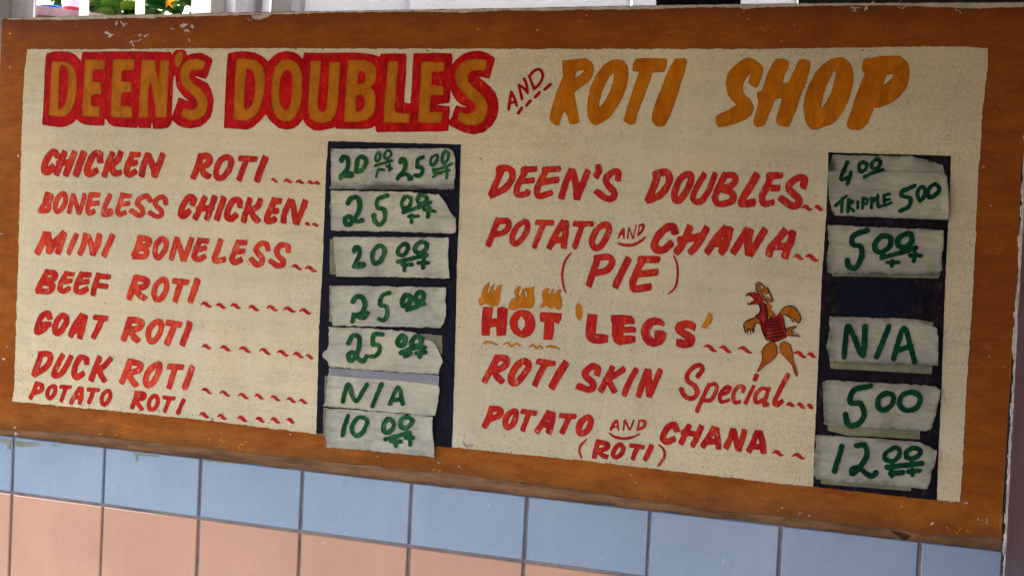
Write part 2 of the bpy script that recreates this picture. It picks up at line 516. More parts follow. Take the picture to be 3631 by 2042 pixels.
GROUT = m_simple('grey_grout', (124, 112, 114), (158, 146, 136), 30, 0.9, 0.1, (1, 1, 1), 0.002)
WALLM = m_simple('grey_render', (120, 112, 108), (104, 98, 96), 8, 0.9, 0.1, None, 0.002)
BLUE = m_tile('pale_blue_glaze', (141, 157, 173))
PEACH = m_tile('peach_glaze', (194, 149, 122))
MAUVE = m_simple('mauve_painted_timber', (88, 70, 76), (72, 56, 62), 14, 0.5, 0.3, (3, 3, 0.25), 0.001)
CAULK = m_simple('white_caulk', (206, 196, 186), (170, 158, 150), 60, 0.7, 0.2, None, 0.001)
GREYPOST = m_simple('grey_painted_post', (128, 122, 116), (112, 106, 102), 12, 0.6, 0.3, (2, 2, 0.4), 0.001)
WHITEM = m_simple('white_gloss_bar', (236, 236, 238), (222, 222, 226), 16, 0.35, 0.4, None, 0, 0.0)
def translucent(m, f):
    n = m.node_tree; b = n.nodes['Principled BSDF']; o = n.nodes['Material Output']
    t = n.nodes.new('ShaderNodeBsdfTranslucent'); t.inputs[0].default_value = srgb(236, 238, 242)
    x = n.nodes.new('ShaderNodeMixShader'); x.inputs[0].default_value = f
    n.links.new(b.outputs[0], x.inputs[1]); n.links.new(t.outputs[0], x.inputs[2]); n.links.new(x.outputs[0], o.inputs['Surface'])
    return m
PALEPANEL = m_simple('pale_grey_panel', (184, 188, 196), (172, 176, 184), 4, 0.4, 0.4, (1, 1, 0.5), 0.001, 0.15)
GREYFRAME = m_simple('grey_metal_frame', (186, 182, 180), (172, 168, 168), 7, 0.45, 0.4, None, 0, 0.2)
translucent(PALEPANEL, 0.3)      # frosted sheet, daylight comes through from behind
translucent(WHITEM, 0.35)  # translucency added so bars and jamb come out brighter
translucent(GREYFRAME, 0.16)  # some light let through the metal to brighten the frame
DARKPANEL = m_simple('dark_slate_panel', (58, 66, 70), (44, 50, 54), 9, 0.5, 0.3)
BLACKRAG = m_simple('black_cloth', (24, 18, 26), (34, 26, 36), 30, 0.8, 0.1, None, 0.004)
PLANKM = m_simple('weathered_pinkish_wood', (164, 132, 126), (128, 100, 96), 12, 0.85, 0.1, (2, 2, 0.5), 0.003)
BLUEPL = m_simple('bright_blue_plastic', (6, 92, 190), (6, 80, 176), 10, 0.3, 0.5, None, 0, 0)
REDPL = m_simple('red_plastic', (190, 26, 40), (180, 20, 36), 10, 0.3, 0.5, None, 0, 0)
BAGM = m_simple('white_pink_bag', (222, 204, 208), (204, 190, 196), 10, 0.35, 0.5, None, 0.004, 0)
STEM = m_simple('grey_green_stem', (96, 106, 84), (82, 90, 66), 20, 0.7, 0.2)
LEAF1 = m_simple('mid_green_leaf', (30, 84, 26), (22, 62, 22), 20, 0.45, 0.4, None, 0, 0)
LEAF2 = m_simple('yellow_green_leaf', (88, 132, 34), (64, 108, 28), 20, 0.45, 0.4, None, 0, 0)
YELLOW = m_simple('yellow_petal', (214, 150, 20), (204, 136, 16), 20, 0.5, 0.3, None, 0, 0)
POT = m_simple('clay_pot', (170, 96, 70), (150, 84, 62), 20, 0.8, 0.2)
GROUND = m_simple('worn_asphalt', (84, 80, 74), (74, 70, 66), 3, 0.85, 0.2, None, 0.003)
AWN = m_simple('brown_painted_soffit', (120, 104, 88), (104, 92, 78), 4, 0.7, 0.2)

# ------------------------------------------------------------------ big structure
YT = 0.012                      # face of the tiles: 12 mm behind the painted board
YG = 0.0155                     # grout and wall
gr = box('pavement', -14, 14, -14, 14, -0.2, 0.0, GROUND); tag(gr, kind='structure')

PX = 0.1107 * S                 # tile pitch
U0 = wall(48, 1557, YT)[0]
zt = wall([371, 1074, 1869, 2771], [1588.5, 1665, 1757, 1873], YT)[1].mean()      # top of the blue row
zg = wall([362, 1064, 1858], [1795, 1883.5, 1986.5], YT)[1].mean()                # joint under it
zboard = wall(1800, 32, 0)[1]
ZS = zboard - 0.006              # top of the wall
ZT = ZS + 0.20
xp = wall(3590, 1560, 0)[0]      # pillar's left edge
XL = wall(48, 1557, YT)[0] - 3 * PX

tw = empty('tiled_wall', ((XL + xp) / 2, 0.08, 0.0), 'low wall faced with a row of pale blue tiles above peach tiles, under the painted menu', 'wall')
box('wall_core', XL, xp - 0.001, YG, 0.15, 0.001, zboard - 0.006, GROUT, tw)
J = 0.0041
def tile(x0, x1, z0, z1, m, nm='tile'):
    jx = rnd.uniform(-.0004, .0004); jy = rnd.uniform(-0.0004, 0.0004)
    tx = rnd.uniform(-.006, .006); tz = rnd.uniform(-.006, .006)
    v = []
    bv = 0.0011
    for (a, y) in ((0, YG + 0.001), (0, YT + bv + jy), (bv, YT + jy)):
        for (x, z) in ((x0 + a, z0 + a), (x1 - a, z0 + a), (x1 - a, z1 - a), (x0 + a, z1 - a)):
            v.append((x + jx, y + (tx * (x - (x0 + x1) / 2) + tz * (z - (z0 + z1) / 2) if y < YG else 0), z))
    f = [(8, 9, 10, 11)]
    for k in range(2):
        for i in range(4):
            a = k * 4 + i; b = k * 4 + (i + 1) % 4
            f.append((a, b, b + 4, a + 4))
    return mesh_obj(nm, v, f, m, tw, own=((x0 + x1) / 2, YT, (z0 + z1) / 2))
x = U0
k = -3
JX = [float(q) for q in wall([48, 371, 713, 1074, 1461, 1869, 2306, 2771, 3264], [1557, 1588, 1623, 1663, 1705, 1756, 1809, 1873, 1935], YT)[0]]
def joint(k): return JX[k] if 0 <= k < len(JX) else (JX[0] + k * PX if k < 0 else JX[-1] + (k - len(JX) + 1) * PX)
while joint(k) < xp - 0.02:
    x0 = joint(k) + J / 2; x1 = min(joint(k + 1) - J / 2, xp - 0.002)
    tile(x0, x1, zg + J / 2, zt, BLUE)
    for r in range(4):
        tile(x0, x1, zg - J / 2 - (r + 1) * PX + J, zg - J / 2 - r * PX, PEACH)
    k += 1

# ------------------------------------------------------------------ the painted board
bl = wall(1500, 900)
board = empty('menu_board', (bl[0] - 0.2, 0.0, zboard - 0.66), 'long hand-painted food menu with red words on a cream field inside an orange-brown border', 'menu board')
top_line = [(-40, 69), (0, 67), (350, 55), (700, 48), (1140, 40), (1800, 30), (2289, 20), (2900, 12), (3300, 10), (3660, 8)]
bot_line = [(3553, 1909), (3518, 1905), (3260, 1892), (3175, 1877), (2960, 1853), (2800, 1833), (2531, 1811), (2100, 1744), (1601, 1678), (1073, 1626), (644, 1581), (257, 1534), (0, 1521), (-60, 1516)]
left_line = [(-60, 1516), (-48, 1300), (-20, 800), (2, 200), (7, 69)]
right_line = [(3640, 100), (3631, 524), (3621, 600), (3612, 841), (3608, 945), (3600, 1100), (3574, 1484), (3561, 1699), (3555, 1806)]
oute = [(7, 67)] + top_line[2:-1] + [(3645, 9)] + right_line + bot_line[:-1] + left_line[:-1]
P = np.array(oute, float)
# rough plaster edge: subdivide and jitter
Q = []
for i in range(len(P)):
    a = P[i]; b = P[(i + 1) % len(P)]
    n = max(int(np.hypot(*(b - a)) / 14), 1)
    for j in range(n):
        q = a + (b - a) * j / n
        Q.append(q + np.array([1.1 * vnoise(q[0], q[1], 16, 21), 1.1 * vnoise(q[0], q[1], 16, 22)]).ravel())
Q = np.array(Q)
x_, z_ = wall(Q[:, 0], Q[:, 1])
n = len(Q)
vv = [(a, 0.0, b) for a, b in zip(x_, z_)] + [(a, YG - 0.0005, b) for a, b in zip(x_, z_)]
ff = [tuple(range(n))[::-1], tuple(range(n, 2 * n))] + [(i, (i + 1) % n, n + (i + 1) % n, n + i) for i in range(n)]
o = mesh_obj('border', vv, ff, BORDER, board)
bmn = bmesh.new(); bmn.from_mesh(o.data); bmesh.ops.recalc_face_normals(bmn, faces=bmn.faces); bmn.to_mesh(o.data); bmn.free()
o['label'] = 'orange-brown painted border'

# sloping mortar edge under the border, down to the tiles
bx = np.linspace(-80, 3552, 260)
bl_x = [p[0] for p in bot_line][::-1]; bl_y = [p[1] for p in bot_line][::-1]
by = np.interp(bx, bl_x, bl_y)
by += 3.0 * vnoise(bx, by, 40, 31) + 1.6 * vnoise(bx, by, 11, 32)
xa, za = wall(bx, by)
vv = []; ff = []
zlow = zt + 0.0012 + 0.0012 * vnoise(bx, bx * 0, 45, 33) + 0.0006 * vnoise(bx, bx * 0, 12, 34)
for i in range(len(bx)):
    h = za[i] - zlow[i]
    bulge = 0.0012 * vnoise(bx[i], 0, 50, 35)
    vv += [(xa[i], -0.0006, za[i] + 0.0004), (xa[i], 0.0035 - bulge, za[i] - h * 0.35), (xa[i], 0.0085 - bulge, za[i] - h * 0.75), (xa[i], YT - 0.0006, zlow[i]), (xa[i], YG, zlow[i] + 0.0003)]
    if i:
        for q in range(4):
            a = (i - 1) * 5 + q; b = i * 5 + q
            ff.append((a, a + 1, b + 1, b))
o = mesh_obj('lower_edge', vv, ff, LIPM, board, smooth=True)
o['label'] = 'dirty brown bare mortar edge'

# cream field
Sh = Shape()
Sh.poly.append(np.array([(98, 176), (250, 177), (900, 172), (1800, 175), (2700, 175), (3315, 166), (3420, 167), (3501, 173), (3503, 231), (3483, 398), (3478, 524), (3469, 600), (3459, 848), (3446, 1100), (3424, 1420), (3413, 1660), (3404, 1779), (2883, 1723), (2800, 1717), (2100, 1635), (1605, 1585), (1073, 1532), (687, 1484), (45, 1422), (52, 1357), (61, 1050), (63, 1006), (77, 506), (86, 279)], float))
Sh.xs += [40, 3505]; Sh.ys += [165, 1780]
Sh.build('cream_field', CREAM, board, -0.0005, step=4.0, rough=2.2, seed=41, streak=1.2)

# chipped top rail
Sh = Shape()
tl = [(p[0], p[1] + 1.5) for p in top_line[2:9]]
bt = [(7, 70), (40, 70), (231, 72), (326, 69), (350, 69), (430, 66), (527, 65), (545, 69), (560, 62), (700, 59), (737, 58), (883, 54), (1028, 52), (1140, 47), (1500, 42), (1640, 46), (1800, 38), (1960, 40), (2050, 36), (2200, 35), (2310, 34), (2472, 27), (2620, 28), (2640, 35), (2700, 27), (2900, 22), (3150, 20), (3305, 26), (3456, 32), (3631, 25)]
Sh.poly.append(np.array([(7, 68)] + tl[:-1] + [(3300, 12), (3631, 10)] + bt[::-1], float))
Sh.xs += [5, 3632]; Sh.ys += [8, 76]
Sh.outline('w', '893,57 955,49 954,58 948,64 925,72 910,71 897,66')
o = Sh.build('top_rail_undercoat', CHIP, board, -0.0005, step=2.4, rough=2.0, seed=43)
o['label'] = 'strip of bare pale undercoat where the border paint has chipped'

# flakes and specks
Sh = Shape()
fr = random.Random(5)
def fleck(cx, cy, r, n=3, asp=1.6):
    for _ in range(n):
        a = fr.uniform(0, 6.28); q = fr.uniform(0, r)
        x0 = cx + q * math.cos(a) * asp; y0 = cy + q * math.sin(a)
        l = fr.uniform(0.5, r * 0.6); t = fr.uniform(-1.6, 1.6)
        Sh.seg.append((np.array([x0, y0]), np.array([x0 + l, y0 + l * t]), fr.uniform(1.0, 2.6), fr.uniform(0.8, 2.0)))
        Sh.xs += [x0 - 5, x0 + l + 5]; Sh.ys += [y0 - 8, y0 + 8]
for cx, cy, r, n in ((440, 84, 12, 4), (480, 126, 14, 2), (466, 148, 12, 4), (652, 92, 9, 3), (663, 108, 5, 2), (884, 72, 6, 5), (612, 101, 7, 3), (420, 78, 9, 3), (37, 118, 3, 2), (35, 240, 3, 2), (27, 190, 2, 1), (8, 830, 5, 3), (66, 552, 4, 3), (14, 1272, 3, 2), (23, 1230, 3, 2), (3045, 24, 30, 6), (3200, 28, 26, 6), (3390, 38, 10, 6), (2640, 36, 7, 3), (3025, 33, 12, 3), (3300, 1855, 6, 6), (3425, 1783, 6, 5), (3468, 1840, 8, 4), (3500, 1850, 9, 4), (2773, 1800, 4, 3), (2836, 1820, 3, 2), (2870, 1826, 3, 2), (3276, 1744, 7, 6), (3310, 1752, 4, 2), (3104, 1739, 3, 2), (1556, 1640, 3, 2), (1628, 1655, 3, 2), (1343, 1618, 3, 2), (52, 1516, 4, 3), (60, 1538, 5, 4), (210, 1461, 3, 1), (1032, 1540, 3, 2), (3371, 1775, 6, 5), (2650, 68, 3, 1), (2540, 240, 2, 1), (2620, 180, 2, 1)):
    fleck(cx, cy, r, n)
Sh.outline('a', '1060,330 1085,320 1112,333 1128,348 1180,355 1142,364 1136,380 1110,390 1093,374 1110,360 1075,350 / 1828,262 1860,246 1908,250 1882,276 1850,287 1834,277 / 1942,253 1965,262 1972,286 1955,297 1940,280 / 1907,383 1925,398 1940,421 1925,432 1912,410 / 1408,355 1427,348 1422,374 1410,370 / 1458,374 1490,358 1510,348 1507,363 1475,380 / 1330,428 1352,420 1358,436 1338,442 / 1385,420 1438,402 1432,412 1390,430 / 1180,232 1192,260 1180,268 1170,250 / 1262,238 1280,262 1268,270 1252,252 / 1870,306 1920,300 1918,318 1880,322 / 1728,292 1752,286 1748,302 1734,306')
o = Sh.build('paint_fleck', CHIP, board, -0.0007, step=1.2, rough=1.5, seed=44)
o['kind'] = 'stuff'
Sh = Shape()
for cx, cy, r, n in ((740, 1559, 8, 6), (795, 1562, 10, 9), (860, 1575, 12, 6), (410, 1543, 6, 4), (3360, 1870, 12, 5), (3400, 1880, 14, 5), (3430, 1882, 8, 3), (2770, 1798, 8, 5), (2830, 1818, 10, 5), (2250, 1620, 3, 1), (1560, 1668, 8, 5), (1540, 1665, 9, 4), (2880, 1712, 4, 2)):
    fleck(cx, cy, r, n)
o = Sh.build('yellow_scuff', FLAME, board, -0.0007, step=1.5, rough=0.7, seed=45)
o['kind'] = 'stuff'
# dark marks and nail holes in the cream
Sh = Shape()
for cx, cy, r in ((1707, 563, 4.5), (2894, 696, 3.5), (1631, 1160, 3.5), (376, 1075, 3.5), (731, 1252, 2.5), (117, 1260, 2.5), (3445, 870, 4), (2469, 209, 3), (2793, 930, 2.4), (813, 509, 3), (597, 178, 4), (1050, 174, 4), (1146, 174, 4), (1316, 173, 4), (1518, 181, 5), (1112, 500, 2), (3350, 294, 3), (3363, 482, 3), (430, 1433, 2.5), (430, 1455, 2.5), (2104, 1330, 2.4), (2262, 1320, 3), (1790, 1545, 3), (1645, 1603, 4), (3060, 180, 4), (3088, 181, 4), (2205, 475, 2.5), (2485, 478, 3), (245, 820, 2), (484, 640, 2)):
    Sh.seg.append((np.array([cx - r * .4, cy]), np.array([cx + r * .4, cy + fr.uniform(-1, 1)]), r * .6, r * .45))
    Sh.xs += [cx - 8, cx + 8]; Sh.ys += [cy - 8, cy + 8]
for _ in range(420):     # grime that gathers along the lower edge and lower right
    t = fr.random()
    if fr.random() < 0.5:
        cx = 200 + t * 3150; cy = np.interp(cx, [45, 687, 1073, 1605, 2100, 2883, 3404], [1422, 1484, 1532, 1585, 1635, 1723, 1779]) - 3 - abs(fr.gauss(0, 17))
        if 1110 < cx < 1620 or 2870 < cx < 3335: continue
    else:
        cx = fr.uniform(1660, 2880); cy = fr.uniform(1000, 1640)
        if fr.random() < 0.5: cx = fr.uniform(3350, 3480); cy = fr.uniform(190, 1740)
        if fr.random() < 0.35: cx = fr.uniform(700, 3480); cy = fr.uniform(180, 215)
        if cy > np.interp(cx, [45, 687, 1073, 1605, 2100, 2883, 3404], [1422, 1484, 1532, 1585, 1635, 1723, 1779]) - 6 or cx > np.interp(cy, [170, 524, 1100, 1780], [3500, 3475, 3444, 3402]) - 5: continue
    r = fr.uniform(0.6, 1.6)
    Sh.seg.append((np.array([cx, cy]), np.array([cx + fr.uniform(-1.5, 1.5), cy + fr.uniform(0, 5)]), r, r * .6))
    Sh.xs += [cx - 8, cx + 8]; Sh.ys += [cy - 8, cy + 10]
SPECK = m_simple('dark_grime', (104, 94, 82), (78, 70, 66), 30, 0.8, 0.1)
o = Sh.build('grime_speck', SPECK, board, -0.0009, step=1.3, rough=0.4, seed=46)
o['kind'] = 'stuff'

# navy price columns
PANEL1 = [(1165, 501), (1400, 507), (1635, 513), (1633, 600), (1628, 784), (1621, 940), (1616, 1180), (1609, 1446), (1603, 1586), (1540, 1580), (1280, 1552), (1122, 1535), (1125, 1446), (1132, 1163), (1145, 940), (1150, 784), (1154, 669), (1159, 574)]
PANEL2 = [(2938, 541), (3150, 547), (3372, 553), (3369, 650), (3363, 777), (3352, 986), (3338, 1379), (3330, 1560), (3321, 1772), (3100, 1748), (2884, 1724), (2887, 1600), (2893, 1466), (2905, 1200), (2916, 960), (2930, 760)]
for PP, sd_, lb, nm_ in ((PANEL1, 51, 'navy-black column behind the left prices', NAVY), (PANEL2, 52, 'worn black column behind the right prices', NAVY2)):
    Sh = Shape(); A = np.array(PP, float); Sh.poly.append(A)
    Sh.xs += [A[:, 0].min(), A[:, 0].max()]; Sh.ys += [A[:, 1].min(), A[:, 1].max()]
    o = Sh.build('price_column', nm_, board, -0.0008, step=3.0, rough=1.1, seed=sd_, streak=0.5)
    o['label'] = lb

part_ = Shape().outline('l', '1440,95 1700,70 2000,90 2120,160 2140,300 2090,420 1900,470 1500,455 1390,380 1370,220').build('blue_patch', BLUEPATCH, board, -0.0011, step=2.0, rough=9.0, seed=53)
part_['label'] = 'dull blue patch of paint in the black column'
GREYCHIP = m_simple('grey_chip', (150, 140, 132), (120, 112, 108), 60, 0.8, 0.2)
Shape().outline('n', '1493,326 1512,345 1530,366 1552,358 1580,352 1581,374 1560,388 1530,384 1503,370').build('grey_scrape', GREYCHIP, board, -0.0010, step=1.3, rough=1.4, seed=54)
# dark patch on the lower edge: shade of a broken notch, painted in
v_ = []
for px, py, dd_ in ((3155, 1880, -0.0010), (3186, 1887, 0.0006), (3228, 1899, 0.0020), (3216, 1911, 0.0062), (3200, 1915, 0.0078), (3188, 1902, 0.0046)):
    a_, b_ = wall(px, py, dd_); v_.append((float(a_), dd_, float(b_)))
mesh_obj('edge_notch', v_, [(0, 1, 5), (1, 2, 3), (1, 3, 5), (5, 3, 4)], m_simple('dark_hollow', (70, 42, 26), (84, 52, 34), 40, 0.9, 0.05), board)

# ------------------------------------------------------------------ title
def part(nm, shape, m, d, label=None, parent=board, **k):
    o = shape.build(nm, m, parent, d, merge=False, pool=True, **k)
    if label: o['label'] = label
    return o

T1 = Shape().outline('a', '475,545 560,525 700,528 760,555 800,595 825,625 840,528 1000,528 1250,525 1500,528 1740,530 1750,565 1765,530 1790,510 1840,505 1880,512 1895,545 1900,565 1960,545 2040,540 2100,562 2150,595 2162,620 2140,690 2118,760 2095,805 2060,800 2010,782 1975,775 1990,790 2060,820 2110,850 2150,920 2172,1010 2165,1110 2140,1190 2090,1250 2030,1290 1950,1308 1870,1300 1800,1270 1752,1225 1740,1262 1710,1300 1640,1312 1555,1308 1545,1232 1535,1305 1412,1303 1402,1255 1400,1303 1260,1295 1160,1285 1110,1260 1080,1215 1068,1210 1062,1278 960,1278 860,1270 815,1245 782,1212 740,1255 680,1285 620,1295 540,1285 430,1268 440,1120 452,900 458,700 468,600')
T1.hole('a', '1775,762 1785,790 1785,850 1800,900 1835,950 1880,1000 1940,1040 1890,1020 1850,1000 1812,992 1800,1040 1775,1110 1750,1185 1745,1190 1752,1000 1760,850 1768,765')
w1 = part('title_outline', T1, CRIMSON, -0.0008, "crimson block shadow around DEEN'S", seed=61, rough=0.9)
L1 = Shape().outline('a', '535,630 640,628 710,645 755,690 778,760 785,850 780,960 765,1040 735,1110 700,1160 650,1190 600,1188 500,1172 510,1080 518,900 522,750 / 870,605 1070,620 1065,710 960,712 945,735 945,830 965,838 1030,842 1035,960 945,965 930,990 930,1065 945,1082 1022,1085 1012,1190 840,1182 845,1050 855,850 862,700 / 1155,605 1372,605 1370,710 1255,718 1242,735 1242,828 1340,840 1338,940 1240,942 1232,1083 1345,1085 1345,1200 1160,1195 1128,1180 1135,1000 1145,780 / 1445,612 1575,612 1590,690 1612,850 1622,760 1635,615 1722,618 1715,800 1705,1000 1695,1198 1585,1198 1582,1100 1560,980 1545,860 1530,845 1512,900 1508,1050 1502,1200 1415,1195 1420,1000 1432,800 / 1800,550 1830,525 1860,530 1865,570 1845,640 1820,690 1790,680 1778,630 1785,580 / 2090,630 2085,660 2065,712 2000,710 1950,720 1925,760 1930,800 1960,845 2010,880 2070,930 2100,980 2115,1050 2105,1120 2080,1170 2030,1210 1960,1225 1900,1210 1850,1180 1845,1150 1870,1105 1930,1120 1990,1110 2015,1060 2000,1020 1960,970 1900,920 1850,860 1835,780 1840,710 1870,650 1920,610 2000,602')
L1.hole('a', '612,700 630,668 655,665 685,700 698,760 700,850 695,950 680,1030 650,1090 610,1115 597,1105 605,900 608,780')
part('title_letters', L1, OCHRE, -0.0012, "ochre letters DEEN'S", parent=w1, seed=62, rough=0.7)
T2 = Shape().outline('b', '-260,545 -180,528 -60,525 20,540 90,575 150,628 200,575 260,535 330,520 400,530 460,560 500,600 508,538 700,542 950,535 1100,540 1200,555 1280,580 1290,548 1540,548 1552,575 1548,750 1535,900 1530,1045 1590,1050 1600,950 1610,780 1620,545 1820,540 2010,545 2022,600 2015,655 2060,600 2130,550 2220,522 2300,520 2380,545 2452,595 2440,650 2420,720 2395,805 2350,795 2280,782 2330,820 2400,880 2450,940 2480,1010 2488,1090 2470,1190 2420,1280 2340,1345 2240,1368 2140,1350 2050,1310 1990,1280 1985,1260 1990,1200 1978,1330 1900,1338 1700,1338 1500,1342 1250,1345 1238,1320 1235,1280 1190,1305 1100,1315 840,1310 830,1298 780,1310 680,1332 600,1320 540,1280 500,1218 460,1270 400,1310 330,1320 250,1300 190,1250 150,1205 125,1165 60,1240 0,1290 -60,1318 -140,1315 -301,1300 -295,1150 -285,900 -270,650')
T2.hole('b', '2002,915 2015,960 2060,1030 2110,1070 2170,1092 2110,1085 2055,1068 2040,1100 2020,1170 1998,1210 1985,1215 1990,1080 1860,1068 1900,1060 1990,1050 1995,980')
w2 = part('title_outline', T2, CRIMSON, -0.0008, 'crimson block shadow around DOUBLES', seed=63, rough=0.9)
L2 = Shape().outline('b', '-165,600 -60,602 30,620 95,680 115,760 118,860 105,960 80,1060 40,1150 -10,1200 -80,1228 -200,1222 -195,1050 -185,800 / 340,605 410,620 460,670 490,750 495,850 488,970 470,1080 430,1180 370,1230 310,1235 250,1210 210,1150 188,1050 183,920 195,780 225,680 280,620 / 582,625 685,622 680,750 665,900 650,1050 660,1115 690,1140 725,1135 748,1090 755,950 765,800 770,635 882,635 870,850 855,1050 835,1160 790,1225 720,1250 640,1245 580,1205 558,1130 562,950 575,780 / 960,612 1120,612 1200,640 1240,690 1248,760 1235,840 1185,890 1225,930 1242,1000 1238,1090 1210,1170 1150,1220 1080,1240 920,1238 930,1050 945,830 / 1368,628 1468,628 1460,780 1445,950 1428,1110 1450,1145 1520,1155 1588,1155 1582,1250 1322,1245 1330,1080 1350,850 / 1705,628 1938,638 1935,725 1812,735 1805,865 1930,880 1930,970 1800,965 1788,1140 1920,1140 1905,1250 1672,1245 1685,1000 1698,800 / 2365,612 2368,660 2350,722 2280,715 2210,725 2172,770 2180,830 2230,890 2300,950 2350,1010 2378,1080 2370,1160 2330,1235 2260,1275 2180,1272 2110,1245 2075,1210 2085,1145 2150,1158 2210,1150 2255,1110 2250,1070 2200,1020 2130,950 2070,870 2045,790 2060,710 2110,645 2180,610 2270,605')
L2.hole('b', '-70,700 -10,720 15,790 22,870 15,960 0,1030 -30,1090 -80,1115 -95,1100 -90,900 -75,760 / 345,710 375,725 392,790 397,880 392,980 375,1060 345,1115 320,1125 285,1090 265,1010 262,900 275,800 305,730 / 1068,722 1110,728 1140,770 1135,830 1100,855 1060,855 1062,780 / 1045,965 1095,965 1130,1000 1130,1070 1095,1130 1040,1140 1038,1050')
part('title_letters', L2, OCHRE, -0.0012, 'ochre letters DOUBLES', parent=w2, seed=64, rough=0.7)

A0 = Shape().stroke('c', 30, '40,935 25,1020 12,1110 / 40,935 70,1000 92,1070 / 20,1050 80,1035 / 115,865 130,930 148,1010 / 115,865 160,895 205,945 / 170,805 195,870 205,945 / 225,790 245,840 268,905 / 220,775 280,718 330,712 358,760 346,820 312,870 272,905')
A0.stroke('c', 33, '110,1152 146,1098 / 195,1072 232,1028 / 280,990 325,942 / 378,912 436,860')
part('painted_word', A0, CRIMSON, -0.0008, 'small slanting crimson word AND with four dashes under it', seed=65, rough=0.6, step=1.8)

RO = Shape().outline('c', '555,615 640,612 700,600 800,597 850,630 872,670 878,720 860,790 820,840 760,880 700,920 680,950 690,1020 710,1120 730,1240 690,1265 625,1262 612,1190 578,1130 550,1190 525,1278 480,1275 428,1215 440,1130 460,1060 490,960 530,860 565,775 556,700 / 1110,605 1180,620 1220,680 1228,780 1210,880 1180,970 1120,1080 1060,1170 980,1240 900,1278 850,1255 815,1190 805,1100 815,1000 845,880 900,760 980,660 1050,615 / 1300,600 1380,592 1618,600 1618,680 1590,735 1470,742 1445,830 1400,950 1350,1080 1320,1160 1298,1262 1240,1270 1172,1225 1190,1180 1215,1080 1260,950 1300,830 1335,738 1268,725 1275,640 / 1700,600 1800,595 1822,630 1800,720 1760,850 1720,980 1680,1100 1640,1200 1600,1275 1550,1290 1500,1275 1460,1225 1470,1150 1500,1050 1550,920 1600,790 1650,680')
RO.hole('c', '700,735 785,708 760,745 720,775 685,800 690,765 / 1085,740 1070,840 1040,930 990,1020 930,1105 935,1030 955,950 990,870 1040,780')
part('painted_word', RO, ORANGE, -0.0008, 'large burnt orange word ROTI', seed=66, rough=0.9)
SHP = Shape().outline('c', '2450,585 2510,610 2560,650 2597,700 2580,790 2555,850 2530,895 2480,880 2438,840 2475,745 2420,800 2390,860 2390,930 2410,970 2460,1010 2490,1060 2500,1110 2475,1170 2410,1220 2310,1260 2210,1290 2140,1295 2115,1250 2112,1180 2160,1155 2240,1120 2320,1065 2270,1020 2230,950 2215,860 2225,770 2270,700 2340,640 2400,600')
SHP.outline('u', '220,250 290,240 370,260 410,305 390,390 340,500 312,605 400,600 430,510 490,400 530,300 560,255 660,258 720,290 715,380 680,520 640,650 590,760 560,860 520,980 470,1100 410,1245 330,1240 250,1220 210,1170 240,1040 280,920 305,825 250,830 210,845 180,900 130,1020 90,1130 70,1190 20,1240 -60,1250 -110,1225 -125,1160 -90,1060 -60,960 -45,880 -66,800 -66,740 -10,720 10,700 40,610 100,440 160,320 / 1180,222 1240,250 1300,310 1340,390 1352,500 1345,620 1310,760 1270,880 1200,1020 1120,1130 1060,1190 1000,1225 930,1235 870,1270 800,1288 730,1285 680,1230 640,1150 625,1050 615,930 640,790 680,660 740,540 790,450 870,360 960,290 1040,240 / 1520,240 1620,235 1740,210 1860,200 1960,203 2030,205 2100,250 2150,310 2175,400 2175,520 2150,620 2100,720 2030,800 1930,880 1830,930 1740,960 1648,968 1640,1020 1600,1100 1570,1180 1500,1260 1440,1292 1370,1292 1300,1280 1250,1240 1250,1190 1290,1090 1330,960 1370,830 1420,700 1470,580 1520,465 1482,430 1475,360 1490,280')
SHP.hole('u', '1085,415 1090,470 1070,560 1050,650 1020,750 980,820 930,920 875,965 890,880 915,760 950,660 1000,550 1050,460 / 1835,490 1938,470 1920,530 1860,580 1780,645 1800,590')
part('painted_word', SHP, ORANGE, -0.0008, 'large burnt orange word SHOP', seed=67, rough=0.9)

